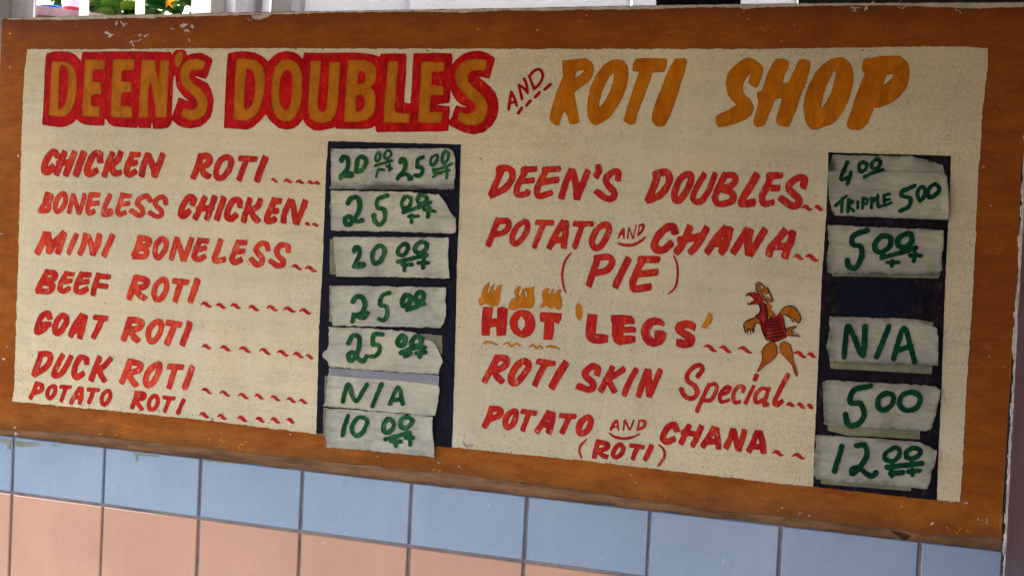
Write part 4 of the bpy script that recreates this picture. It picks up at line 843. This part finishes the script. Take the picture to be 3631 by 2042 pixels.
# ------------------------------------------------------------------ price labels stuck on the board
PR = [
 ('cream paper label reading 20.00 25.00, topmost in the left price column', 's', '320,235 1500,230 2270,230 2330,280 2375,360 2380,600 2360,920 1800,915 1000,920 265,910 270,600 275,320',
  [('s', '258,218 335,232 300,330 262,340')],
  [('s', 66, '455,430 480,378 545,375 570,460 555,560 500,640 440,730 / 450,690 520,650 625,655 615,690 520,690'), ('s', 62, '790,365 730,420 710,540 722,620 790,600 862,500 865,420 790,365'), ('s', 40, '1075,300 1035,360 1035,440 1080,440 1115,370 1098,305 1075,300 / 1240,270 1190,310 1190,390 1240,402 1290,340 1280,280 1240,270'), ('s', 44, '1025,522 1150,480 1305,435'), ('s', 38, '1180,590 1080,590 1040,700 / 1220,530 1305,575 / 1270,500 1262,600'), ('s', 60, '1445,460 1470,410 1520,430 1530,520 1500,620 1440,680 1405,740 / 1430,690 1540,660 1632,730 1600,745'), ('s', 58, '1830,370 1740,420 1732,540 1800,550 1815,620 1770,690 1700,680'), ('s', 46, '2040,340 1970,390 1955,480 2000,510 2060,440 2068,360 2040,340 / 2215,270 2170,320 2150,420 2180,480 2240,420 2258,320 2215,270'), ('s', 46, '2000,590 2150,560 2320,490 / 2010,630 2130,640'), ('s', 34, '2000,710 2060,650 / 2160,620 2290,600'), ('s', 44, '2232,560 2222,725')]),
 ('cream paper label reading 25.00 with its right side torn off slantwise', 'f', '800,620 1350,628 1600,635 1885,660 1930,700 1975,780 2010,850 2060,910 2058,1045 1990,1052 1500,1038 800,1025 805,830',
  [('f', '795,690 775,770 788,1000 812,1022 815,690')],
  [('f', 42, '970,750 1000,702 1060,690 1088,760 1070,850 1010,945 955,965 940,915 985,885 1060,935 1110,920'), ('f', 40, '1365,670 1270,712 1265,790 1330,812 1340,900 1290,965 1240,935 1228,870'), ('f', 35, '1560,680 1515,740 1530,800 1590,780 1608,712 1560,680 / 1700,665 1670,710 1690,750 1750,740 1762,692 1700,665 / 1530,840 1650,800 1808,740'), ('f', 32, '1590,880 1680,880 / 1610,870 1610,938 / 1740,812 1850,832 / 1790,792 1776,888')]),
 ('cream paper label reading 20.00 with a crease along its lower edge', 'f', '820,1090 1400,1092 1990,1095 1985,1200 1985,1300 1990,1400 2008,1510 1500,1495 850,1490 848,1400 825,1250',
  [('f', '780,1108 835,1110 860,1400 860,1472 778,1470 775,1300')],
  [('f', 38, '1030,1232 1045,1192 1080,1200 1085,1280 1050,1340 1028,1388 / 1040,1362 1118,1360 1125,1382 1060,1390'), ('f', 38, '1280,1182 1225,1230 1215,1320 1240,1358 1300,1330 1335,1250 1320,1192 1280,1182'), ('f', 38, '1530,1162 1480,1210 1480,1260 1530,1275 1575,1220 1572,1172 1530,1162 / 1700,1147 1650,1190 1650,1240 1700,1250 1757,1210 1757,1152 1700,1147 / 1470,1342 1600,1310 1760,1272'), ('f', 36, '1520,1372 1612,1370 / 1540,1362 1536,1428 / 1680,1352 1776,1352 / 1740,1272 1726,1400')]),
 ('cream paper label reading 25.00 in the middle of the left price column', 'j', '795,208 1400,215 1960,225 1970,240 1955,330 1960,470 1945,580 1900,635 1400,622 815,612 800,480 800,350',
  [('j', '770,200 808,208 825,500 822,580 770,570')],
  [('j', 42, '1020,372 1060,322 1120,330 1140,400 1110,480 1040,512 1015,570 / 1030,502 1120,530 1168,485'), ('j', 38, '1385,282 1310,312 1290,400 1350,420 1360,500 1330,558 1280,545'), ('j', 44, '1550,305 1522,360 1532,410 1590,390 1602,322 1550,305 / 1690,275 1657,312 1662,368 1720,358 1732,292 1690,275'), ('j', 40, '1568,455 1650,422 1738,392')]),
 ('cream paper label reading 25.00 with torn ragged ends on both sides', 'j', '775,625 1150,640 1600,672 1680,700 1740,745 1820,770 1870,830 1900,905 1935,970 1930,990 1910,1010 1890,1060 1885,1105 1400,1078 778,1030 760,970 715,930 712,900 725,880 760,850 770,780',
  [('j', '1680,695 1915,710 1918,905 1850,920 1760,800')],
  [('j', 42, '970,790 1010,720 1070,720 1080,800 1060,900 1000,968 975,905 1030,885 1070,940 1120,970 1160,922'), ('j', 38, '1315,702 1230,702 1215,800 1280,812 1285,870 1250,918 1202,925'), ('j', 46, '1520,715 1472,762 1482,808 1530,805 1550,752 1520,715 / 1660,725 1612,772 1622,818 1690,808 1710,752 1660,725'), ('j', 40, '1500,888 1620,842 1738,832 / 1540,920 1600,892 / 1662,892 1748,882 / 1720,852 1692,928')]),
 ('cream paper label reading N/A in the left price column', 'j', '775,1040 1300,1075 1895,1115 1890,1220 1898,1240 1880,1380 1858,1528 1400,1490 1000,1450 720,1425 745,1380 758,1250 765,1125',
  [('j', '725,1125 775,1115 778,1400 720,1423')],
  [('j', 38, '915,1378 970,1202 1045,1378 1160,1208 / 1308,1202 1215,1426 / 1392,1402 1475,1238 1522,1400 / 1440,1362 1516,1354')]),
 ('cream paper label reading 10.00 hanging over the lower orange border', 'n', '375,58 800,90 1260,128 1255,250 1265,380 1268,465 900,425 378,385 375,200',
  [('n', '345,55 385,60 388,332 345,290')],
  [('n', 32, '555,122 530,200 511,282 / 650,132 600,180 590,250 630,288 690,240 710,160 650,132 / 890,147 850,190 850,250 900,254 935,190 890,147 / 1030,132 985,170 1000,220 1050,215 1085,160 1030,132 / 862,315 950,290 1060,262'), ('n', 30, '910,332 990,332 / 945,332 950,370 / 1032,302 1088,302 / 1060,262 1070,358')]),
 ('tall creamy label reading 4.00 and TRIPPLE 5.00, topmost in the right price column', 'h', '1300,205 2080,215 2250,250 2410,300 2430,380 2455,420 2470,600 2480,740 2475,860 1800,835 1320,815 1285,760 1260,640 1245,420 1270,300',
  [],
  [('h', 36, '1445,278 1380,448 1468,420 / 1482,382 1446,492'), ('h', 34, '1600,277 1565,310 1570,365 1620,360 1642,302 1600,277 / 1740,252 1695,290 1705,340 1760,330 1777,272 1740,252'), ('h', 32, '1617,425 1700,387 1806,350'), ('h', 27, '1328,715 1438,618 / 1395,642 1386,778 / 1455,652 1450,778 / 1457,660 1500,678 1458,718 1510,768 / 1550,682 1550,738 / 1605,642 1600,743 / 1605,642 1648,652 1643,690 1605,700 / 1688,642 1690,738 / 1688,637 1730,652 1690,690 / 1755,612 1755,725 1790,720 / 1815,612 1820,718 / 1815,612 1873,597 / 1817,662 1873,652 / 1820,718 1886,688'), ('h', 38, '2128,516 2002,572 2002,620 2080,640 2070,720 1982,768 / 2190,532 2152,590 2180,668 2230,610 2226,542 2190,532 / 2330,497 2262,560 2272,628 2330,610 2375,552 2330,497')]),
 ('creamy label reading 5.00 second from the top in the right price column', 'h', '1245,910 1800,935 2425,960 2420,1100 2400,1260 2405,1370 2340,1420 1800,1410 1300,1405 1250,1385 1240,1250 1260,1100',
  [('h', '1290,1380 2395,1390 2370,1452 1800,1440 1290,1428')],
  [('h', 48, '1648,962 1505,1022 1502,1110 1580,1130 1590,1230 1530,1343 1462,1330 1446,1270 / 1800,1022 1730,1090 1730,1160 1790,1188 1870,1130 1880,1042 1800,1022 / 2040,1002 1960,1050 1960,1120 2030,1138 2095,1080 2090,1012 2040,1002'), ('h', 44, '1792,1240 1950,1200 2138,1142'), ('h', 36, '1850,1290 1958,1290 / 1900,1272 1892,1328 / 2082,1220 2188,1220 / 2130,1192 2117,1278')]),
 ('creamy label reading N/A in the right price column', 'l', '1265,460 1700,475 2120,487 2200,520 2350,580 2365,660 2365,960 1800,945 1265,925 1260,850 1235,760 1250,700 1265,600',
  [('l', '1270,910 2305,945 2305,1045 1270,990 / 2110,485 2320,525 2312,570 2200,560')],
  [('l', 48, '1412,873 1440,592 1482,602 1602,858 1625,562 / 1865,567 1742,868 / 1912,888 2020,582 2123,918'), ('l', 44, '1962,802 2092,762')]),
 ('creamy label reading 5.00 below the right N/A label', 'w', '2938,1346 2917,1355 2919,1428 2923,1501 2938,1506 3132,1517 3282,1527 3303,1519 3314,1484 3325,1433 3331,1414 3335,1381 3314,1367 3059,1353',
  [('p', '940,195 1700,235 1705,318 1400,300 1100,285 945,245')],
  [('w', 17, '3085,1367 3030,1381 3015,1424 3052,1430 3064,1470 3042,1502 3008,1504 2998,1468'), ('l', 48, '1850,1237 1770,1280 1755,1370 1810,1410 1890,1360 1912,1272 1850,1237 / 2090,1227 2000,1260 1975,1350 2040,1413 2140,1390 2182,1310 2162,1252 2090,1227')]),
 ('creamy label reading 12.00 at the foot of the right price column', 'p', '840,278 1200,300 1700,338 1770,370 1848,410 1830,500 1800,580 1785,680 1765,725 1400,690 1000,665 850,640 828,600 830,450 845,380',
  [('p', '880,645 1630,700 1630,745 885,685')],
  [('p', 38, '1060,372 1030,470 997,578 / 1180,367 1245,362 1265,440 1220,530 1150,598 1142,562 1200,552 1260,600 1310,618 1338,592'), ('p', 34, '1490,387 1420,430 1420,480 1480,494 1530,450 1532,402 1490,387 / 1650,387 1590,420 1600,470 1670,464 1710,412 1650,387'), ('p', 38, '1432,545 1718,512 / 1462,597 1560,587 / 1612,582 1698,572'), ('p', 30, '1460,562 1472,618 / 1640,562 1640,608')]),
]
for i, (lb, view, outl, under, ink) in enumerate(PR):
    A = pts(view, outl)
    x0, x1, y0, y1 = A[:, 0].min(), A[:, 0].max(), A[:, 1].min(), A[:, 1].max()
    def lift(px, py, i=i, x0=x0, x1=x1, y0=y0, y1=y1):
        u = (px - x0) / (x1 - x0); v = (py - y0) / (y1 - y0)
        a = 0.0010 * vnoise(px, py, 90, 200 + i) + 0.0006 * vnoise(px * .4, py * 1.6, 24, 230 + i)
        a = a + 0.0036 * np.clip((np.abs(u - 0.5) - 0.40) / 0.10, 0, 1) ** 2 * (0.4 + 0.6 * vnoise(px, py, 70, 260 + i) ** 2)
        a = a + 0.0016 * np.clip((v - 0.86) / 0.14, 0, 1) ** 2 * (0.3 + 0.7 * np.abs(vnoise(px, py * 0, 110, 290 + i)))
        a = a + 0.0012 * np.clip((0.10 - v) / 0.10, 0, 1) ** 2
        # one soft crease
        cr = 0.25 + 0.5 * ((i * 37) % 10) / 10
        a = a + 0.0006 * np.exp(-((v - cr - 0.06 * u) / 0.04) ** 2)
        return a
    xc, zc = wall((x0 + x1) / 2, (y0 + y1) / 2)
    lab = empty('price_label', (float(xc), -0.002, float(zc)), lb, 'price label', 'paper price labels stuck down the two dark columns')
    for q, (uv, up) in enumerate(under):
        U_ = Shape().outline(uv, up)
        U_.build('old_tape', OLDTAPE, lab, -0.0014, step=3.0, rough=1.2, seed=300 + i * 3 + q)
    P_ = Shape().outline(view, outl)
    def dirt(px, py, dep, i=i, x0=x0, x1=x1, y0=y0, y1=y1):
        # darker towards the edges of each strip; smudge along the first one's foot
        amt = 0.5 if i < 7 else 0.85
        wdt = (5 if i < 7 else 12) * (1.1 + 0.9 * vnoise(px, py, 60, 430 + i))
        a = amt * np.exp(-np.maximum(dep, 0) / np.maximum(wdt, 2)) * (0.6 + 0.4 * vnoise(px, py, 12, 450 + i))
        if i == 0:
            a = a + 0.95 * np.clip((py - 641 + 9 * vnoise(px, py, 34, 470)) / 24, 0, 1) * np.clip(0.75 + 0.6 * vnoise(px, py * 0, 70, 471), 0, 1)
        if i == 7:
            a = a + 0.9 * np.exp(-((px - 2950) / 16) ** 2 - ((py - 590) / 34) ** 2) + 0.6 * np.exp(-((px - 2955) / 14) ** 2 - ((py - 745) / 30) ** 2)
        if i in (8, 9): a = a + 0.35 * np.clip((py - y1 + 20) / 16, 0, 1)
        return a
    P_.build('paper', PAPER4 if i > 6 else (PAPER if i % 3 else PAPER2), lab, -0.0026, step=3.0, rough=2.2, merge=False, lift=lift, seed=340 + i, thick=0.0003, smooth=True, dirt=dirt)
    if i == 5:
        Shape().outline('j', '775,1040 1300,1075 1895,1115 1888,1222 1750,1200 1500,1170 1200,1150 950,1132 775,1117').build('paper_fold', PAPER3, lab, -0.0029, step=3.0, rough=1.0, merge=False, lift=lift, seed=361, thick=0.0003, smooth=True)  # the fold's bluish shadow band, put into the strip's colour
    if i == 7:
        Shape().outline('h', '1250,365 1800,362 2360,372 2420,395 2452,430 2468,600 2476,740 2468,852 1800,828 1325,808 1290,755 1264,640').build('paper_overlay', PAPER4, lab, -0.0029, step=3.0, rough=1.0, merge=False, lift=lift, seed=362, thick=0.0003, smooth=True, dirt=lambda px, py, dep: 0.35 * np.exp(-np.maximum(dep, 0) / 6))
    I_ = Shape()
    for iv, iw, ist in ink: I_.stroke(iv, iw * 1.17, ist)
    I_.build('handwriting', GREEN if i < 7 else GREEN2, lab, -0.0036, step=2.0, pool=True, rough=1.5, merge=False, lift=lift, seed=380 + i, smooth=True)

# ------------------------------------------------------------------ pillar at the right, caulk line
pil = empty('partition', (xp + 0.05, -0.2, 0), 'mauve painted timber partition standing out from the wall right of the menu', 'partition')
PD = 0.7  # depth chosen to shade the board's right side; only a strip shows
def edge_x(py):
    return np.interp(py, [0, 524, 600, 1100, 1420, 1592, 1849, 2042], [3668, 3646, 3641, 3612, 3597, 3587, 3575, 3563])
ys = np.linspace(-300, 2300, 60)
exs = edge_x(ys) + 1.2 * vnoise(ys, ys * 0, 60, 401)
exs = np.where(ys > 2042, 3563 - 0.06 * (ys - 2042), exs); exs = np.where(ys < 0, 3668 - 0.045 * ys, exs)
xe, ze = wall(exs, ys, -0.006)
vv = []; ff = []
zs = list(ze); zs[0] = ZS + 0.25; zs[-1] = 0.002
for i in range(len(zs)):
    vv += [(xe[i], 0.03, zs[i]), (xe[i], -PD + 0.003, zs[i]), (xe[i] + 0.003, -PD, zs[i]), (xe[i] + 0.037, -PD, zs[i]), (xe[i] + 0.04, -PD + 0.003, zs[i]), (xe[i] + 0.04, 0.16, zs[i])]
    if i:
        for q in range(6):
            a = (i - 1) * 6 + q; a2 = (i - 1) * 6 + (q + 1) % 6
            ff.append((a, a2, a2 + 6, a + 6))
ff.append(tuple(range(6))); ff.append(tuple(len(vv) - 6 + k for k in range(6))[::-1])
mesh_obj('partition_board', vv, ff, MAUVE, pil)
# caulk bead between the board and the post
Sh = Shape()
yy = np.arange(480, 2080, 9.0)
for a, b in zip(yy[:-1], yy[1:]):
    w = 5.2 + 2.6 * float(vnoise(a, 0, 50, 411)) + 1.5 * float(vnoise(a, 0, 14, 412))
    if a > 1950: w = 3.0
    xm = float(edge_x(a)) - w * 1.0 - 1.5 + 1.3 * float(vnoise(a, 0, 20, 413)); xn = float(edge_x(b)) - w * 1.0 - 1.5 + 1.3 * float(vnoise(b, 0, 20, 413))
    Sh.seg.append((np.array([xm, a]), np.array([xn, b]), w, w))
Sh.xs += [3530, 3660]; Sh.ys += [470, 2090]
Sh.build('caulk_bead', CAULK, pil, -0.0022, step=2.0, rough=1.4, seed=414, merge=False, thick=0.002,
         lift=lambda px, py: 0.001 * np.abs(vnoise(px, py, 12, 415)), smooth=True)

# ------------------------------------------------------------------ what stands behind and above the wall
def vx(px, py, d): return float(wall(px, py, d)[0])

gp = empty('grey_post', (vx(0, 66, 0.03) - 0.02, 0.035, ZS - 0.5), 'grey painted post at the top left corner of the menu', 'post')
box('post_shaft', vx(-120, 60, 0.017), vx(38, 60, 0.017), 0.0168, 0.07, ZS - 0.5, ZT, GREYPOST, gp, 0.002)

for i, (a, b, lb) in enumerate(((91, 115, 'white window bar nearest the grey post'), (278, 304, 'white window bar in front of the weathered plank end'), (477, 503, 'white window bar between the two green plants'))):
    g = empty('window_bar', (vx((a + b) / 2, 50, 0.06), 0.067, ZS), lb, 'window bar', 'white bars of the open window')
    x0, x1 = vx(a, 50, 0.06), vx(b, 50, 0.06)
    box('bar_shaft', x0, x1, 0.06, 0.06 + 0.6 * (x1 - x0), ZS + 0.001, ZT, WHITEM, g, 0.0015)
    box('foot_plate', x0 - 0.004, x1 + 0.004, 0.055, 0.082, ZS + 0.0005, ZS + 0.0035, WHITEM, g, 0.0005)

wf = empty('window_frame', (vx(900, 40, 0.06), 0.07, ZS), 'grey metal window frame with pale sliding panels above the menu', 'window frame')
def upright(a, b, y0, y1, m, nm, bev=0.0015, py=40, z0=0.001, z1=None):
    return box(nm, vx(a, py, y0), vx(b, py, y0), y0, y1, ZS + z0, z1 or ZT, m, wf, bev)
upright(676, 745, 0.060, 0.085, WHITEM, 'jamb')
upright(745.5, 797, 0.052, 0.085, GREYFRAME, 'mullion')
upright(832, 897, 0.056, 0.085, PALEPANEL, 'mullion')
upright(897.5, 928, 0.064, 0.085, GREYFRAME, 'mullion')
upright(958, 1030, 0.060, 0.075, GREYFRAME, 'mullion')
upright(1030.5, 1068, 0.057, 0.075, PALEPANEL, 'mullion')
upright(1071, 1446, 0.066, 0.074, PALEPANEL, 'sliding_panel')
upright(1451, 2232, 0.070, 0.078, PALEPANEL, 'sliding_panel', py=28)
upright(2240, 2826, 0.070, 0.078, PALEPANEL, 'sliding_panel', py=16)
upright(2829, 3700, 0.058, 0.080, DARKPANEL, 'sliding_panel', py=10)['label'] = 'dark slate end panel'
box('sill_bead', vx(745, 46, .05), vx(2830, 16, .05), 0.046, 0.0515, ZS + 0.001, ZS + 0.0078, GREYFRAME, wf, 0.001)
box('head_rail', vx(-120, 60, .05), vx(3700, 16, .05), 0.05, 0.09, ZT + 0.0005, ZT + 0.05, GREYFRAME, wf, 0.002)

# the dark lump lying on the wall top
lx0, lx1 = vx(2317, 20, 0.02), vx(2622, 18, 0.02)
bm = bmesh.new()
bmesh.ops.create_icosphere(bm, subdivisions=4, radius=1.0)
for v in bm.verts:
    p = v.co
    nz = 0.10 * float(vnoise(p.x * 60 + 9, p.z * 60, 22, 501)) + 0.05 * float(vnoise(p.x * 60 + p.y * 20, p.z * 60, 8, 502))
    q = Vector((math.copysign(abs(p.x) ** 0.55, p.x), math.copysign(abs(p.y) ** 0.7, p.y), math.copysign(abs(p.z) ** 0.6, p.z)))
    v.co = Vector((q.x * (lx1 - lx0) / 2 * (1 + nz * .3), q.y * 0.014 * (1 + nz), q.z * 0.02 * (1 + nz)))
me = bpy.data.meshes.new('cloth_bundle'); bm.to_mesh(me); bm.free()
me.materials.append(BLACKRAG); me.polygons.foreach_set('use_smooth', [True] * len(me.polygons))
cb = bpy.data.objects.new('cloth_bundle', me); C.objects.link(cb)
cb.location = ((lx0 + lx1) / 2, 0.029, ZS + 0.022)
tag(cb, 'dark crumpled bundle lying on the wall top before the pale panels', 'bundle')

# outdoors seen between the bars
def far(px, py, d): 
    x, z = wall(px, py, d); return float(x), d, float(z)
D1 = 0.75
# weathered plank, tilted, carrying pots
a0 = far(36, 6, D1); a1 = far(360, 50, D1)
b0 = far(36, 62, D1); b1 = far(360, 80, D1)
th = 0.03
vv = [(a0[0] - 0.06, D1, a0[2] + 0.008), (a1[0], D1, a1[2]), (b1[0], D1, b1[2] - 0.03), (b0[0] - 0.06, D1, b0[2])]
vv += [(x, D1 + 0.22, z + 0.01) for x, _, z in vv]
pl = empty('weathered_shelf', (a0[0] + 0.1, D1 + .1, a0[2] - 0.05), 'weathered pinkish wooden shelf outside behind the white bars', 'shelf')
mesh_obj('plank', vv, [(0, 3, 2, 1), (4, 5, 6, 7), (0, 1, 5, 4), (1, 2, 6, 5), (2, 3, 7, 6), (3, 0, 4, 7)], PLANKM, pl)
for (xx) in (a0[0] - 0.02, a1[0] - 0.03):
    box('bracket', xx, xx + 0.03, D1 + 0.03, D1 + 0.2, 0.0, b1[2] - 0.031, PLANKM, pl)
q0 = far(52, 44, D1 - 0.02); q1 = far(205, 60, D1 - 0.02)
nb = mesh_obj('batten', [(q0[0], D1 - 0.02, q0[2]), (q1[0], D1 - 0.02, q1[2]), (q1[0], D1 - 0.02, q1[2] - 0.008), (q0[0], D1 - 0.02, q0[2] - 0.012), (q0[0], D1 - .001, q0[2]), (q1[0], D1 - .001, q1[2]), (q1[0], D1 - .001, q1[2] - 0.008), (q0[0], D1 - .001, q0[2] - 0.012)],
              [(0, 1, 2, 3), (4, 7, 6, 5), (0, 4, 5, 1), (1, 5, 6, 2), (2, 6, 7, 3), (3, 7, 4, 0)], m_simple('dark_stained_batten', (70, 44, 34), (96, 60, 40), 20, 0.8, 0.2), pl)

# a blue bowl
def lathe(name, prof, c, m, parent=None, seg=40, own=None):
    vv = []; ff = []
    for (r, z) in prof:
        for k in range(seg):
            t = 2 * math.pi * k / seg
            vv.append((c[0] + r * math.cos(t), c[1] + r * math.sin(t), c[2] + z))
    for i in range(len(prof) - 1):
        for k in range(seg):
            a = i * seg + k; b = i * seg + (k + 1) % seg
            ff.append((a, b, b + seg, a + seg))
    return mesh_obj(name, vv, ff, m, parent, smooth=True, own=own)
def shelf_z(px): return float(np.interp(px, [36, 360], [a0[2], a1[2]])) + 0.004
cb_ = far(180, 20, D1 + 0.06)
z0 = shelf_z(185) - 0.002
bw = lathe('blue_bowl', [(0.001, 0), (0.016, 0), (0.020, 0.009), (0.0225, 0.011), (0.022, 0.013), (0.019, 0.010), (0.014, 0.002), (0.001, 0.002)], (cb_[0], D1 + 0.06, z0), BLUEPL, own=(cb_[0], D1 + 0.06, z0))
tag(bw, 'bright blue plastic bowl standing on the weathered shelf', 'bowl')
# red and white bag
cg = far(258, 30, D1 + 0.05); z0 = shelf_z(258) - 0.004
bag = empty('plastic_bag', (cg[0], D1 + 0.05, z0), 'white and pink plastic bag with a red base on the weathered shelf', 'bag')
lathe('bag_body', [(0.021, 0.012), (0.026, 0.05), (0.03, 0.09), (0.024, 0.13), (0.004, 0.15)], (cg[0], D1 + 0.05, z0), BAGM, bag, 20)
lathe('bag_base', [(0.001, 0.0), (0.021, 0.0), (0.0225, 0.006), (0.0215, 0.014)], (cg[0], D1 + 0.05, z0), REDPL, bag, 20)

# plants in pots behind the bars
def leaf_mesh(m, nm):
    vv = []; ff = []
    n = 6
    for i in range(n + 1):
        t = i / n; w = math.sin(math.pi * (0.06 + 0.92 * t) ** 0.8) * 0.36
        z = -0.35 * t * t
        vv += [(-w, t, z + 0.06 * w), (0, t, z - 0.05), (w, t, z + 0.06 * w)]
        if i:
            a = (i - 1) * 3
            ff += [(a, a + 1, a + 4, a + 3), (a + 1, a + 2, a + 5, a + 4)]
    me = bpy.data.meshes.new(nm); me.from_pydata(vv, [], ff); me.materials.append(m)
    me.polygons.foreach_set('use_smooth', [True] * len(me.polygons)); me.update()
    return me
LM = [leaf_mesh(LEAF1, 'leaf'), leaf_mesh(LEAF2, 'leaf')]
pr = random.Random(11)
def plant(px0, px1, d, lb, nleaf, stems, flower=False, seed=1, big=1.0, bias=0.5):
    cx = far((px0 + px1) / 2, 40, d)
    root = empty('potted_plant', (cx[0], d, ZS - 0.25), lb, 'plant')
    lathe('pot', [(0.001, 0), (0.05, 0), (0.066, 0.12), (0.072, 0.125), (0.07, 0.14), (0.06, 0.135), (0.001, 0.12)], (cx[0], d, ZS - 0.25), POT, root, 28)
    x0 = far(px0, 40, d)[0]; x1 = far(px1, 40, d)[0]
    zlo = far(px0, 64, d)[2] - 0.02
    for (sx, w) in stems:
        xb, _, zb = far(sx, 60, d)
        n = 8; vv = []; ff = []
        for i in range(n + 1):
            t = i / n
            x = cx[0] + (xb - cx[0]) * min(t * 2.0, 1) + 0.004 * math.sin(t * 6 + sx)
            z = ZS - 0.13 + t * 0.33
            r = w * (1 - 0.4 * t)
            for k in range(6):
                a = k * math.pi / 3
                vv.append((x + r * math.cos(a), d + r * math.sin(a), z))
            if i:
                for k in range(6):
                    a = (i - 1) * 6 + k; b = (i - 1) * 6 + (k + 1) % 6
                    ff.append((a, b, b + 6, a + 6))
        mesh_obj('stem', vv, ff, STEM, root, smooth=True)
    for k in range(nleaf):
        L = LM[0 if pr.random() < bias else 1]
        o = bpy.data.objects.new('leaf', L); C.objects.link(o); o.parent = root
        s_ = pr.uniform(0.035, 0.065) * big
        o.scale = (s_, s_, s_)
        o.location = Vector((pr.uniform(x0, x1), d + pr.uniform(-0.05, 0.06), pr.uniform(zlo, zlo + 0.14))) - root.location
        o.rotation_euler = (pr.uniform(-0.5, 1.4), pr.uniform(-0.8, 0.8), pr.uniform(0, 6.28))
    if flower:
        c = far(597, 8, d - 0.06)
        vv = [(c[0], c[1] - 0.004, c[2])]; ff = []
        for k in range(10):
            a = k * math.pi / 5 + 0.3; r = 0.018 if k % 2 == 0 else 0.007
            vv.append((c[0] + r * math.cos(a), c[1] + (0.006 if k % 2 == 0 else 0), c[2] + r * math.sin(a)))
        for k in range(10): ff.append((0, 1 + k, 1 + (k + 1) % 10))
        mesh_obj('flower', vv, ff, YELLOW, root)
plant(300, 480, D1 + 0.28, 'dark green leafy potted plant left of the third white bar', 120, ((392, 0.0035), (400, 0.003), (455, 0.005), (468, 0.0035), (425, 0.003)), seed=1, bias=0.75, big=1.15)
plant(505, 672, D1 + 0.25, 'bright green potted plant with a yellow flower right of the third white bar', 80, ((532, 0.007), (566, 0.005), (583, 0.004), (605, 0.0045)), True, 2, bias=0.4)
plant(170, 235, D1 + 0.34, 'pale green potted plant behind the blue bowl', 12, ((200, 0.003),), seed=3, bias=0.15, big=1.2)

# added hood, out of view, shaped to darken the board towards its top
HXL = -1.55
aw = empty('hatch_hood', (-0.8, -0.6, ZT + 0.05), 'flat painted hood over the shop hatch, jutting out above the menu', 'hood')
box('soffit', HXL, xp + 0.6, -1.25, 0.12, ZT + 0.052, ZT + 0.08, AWN, aw)
box('fascia', HXL, xp + 0.6, -1.27, -1.251, ZT + 0.02, ZT + 0.10, AWN, aw)
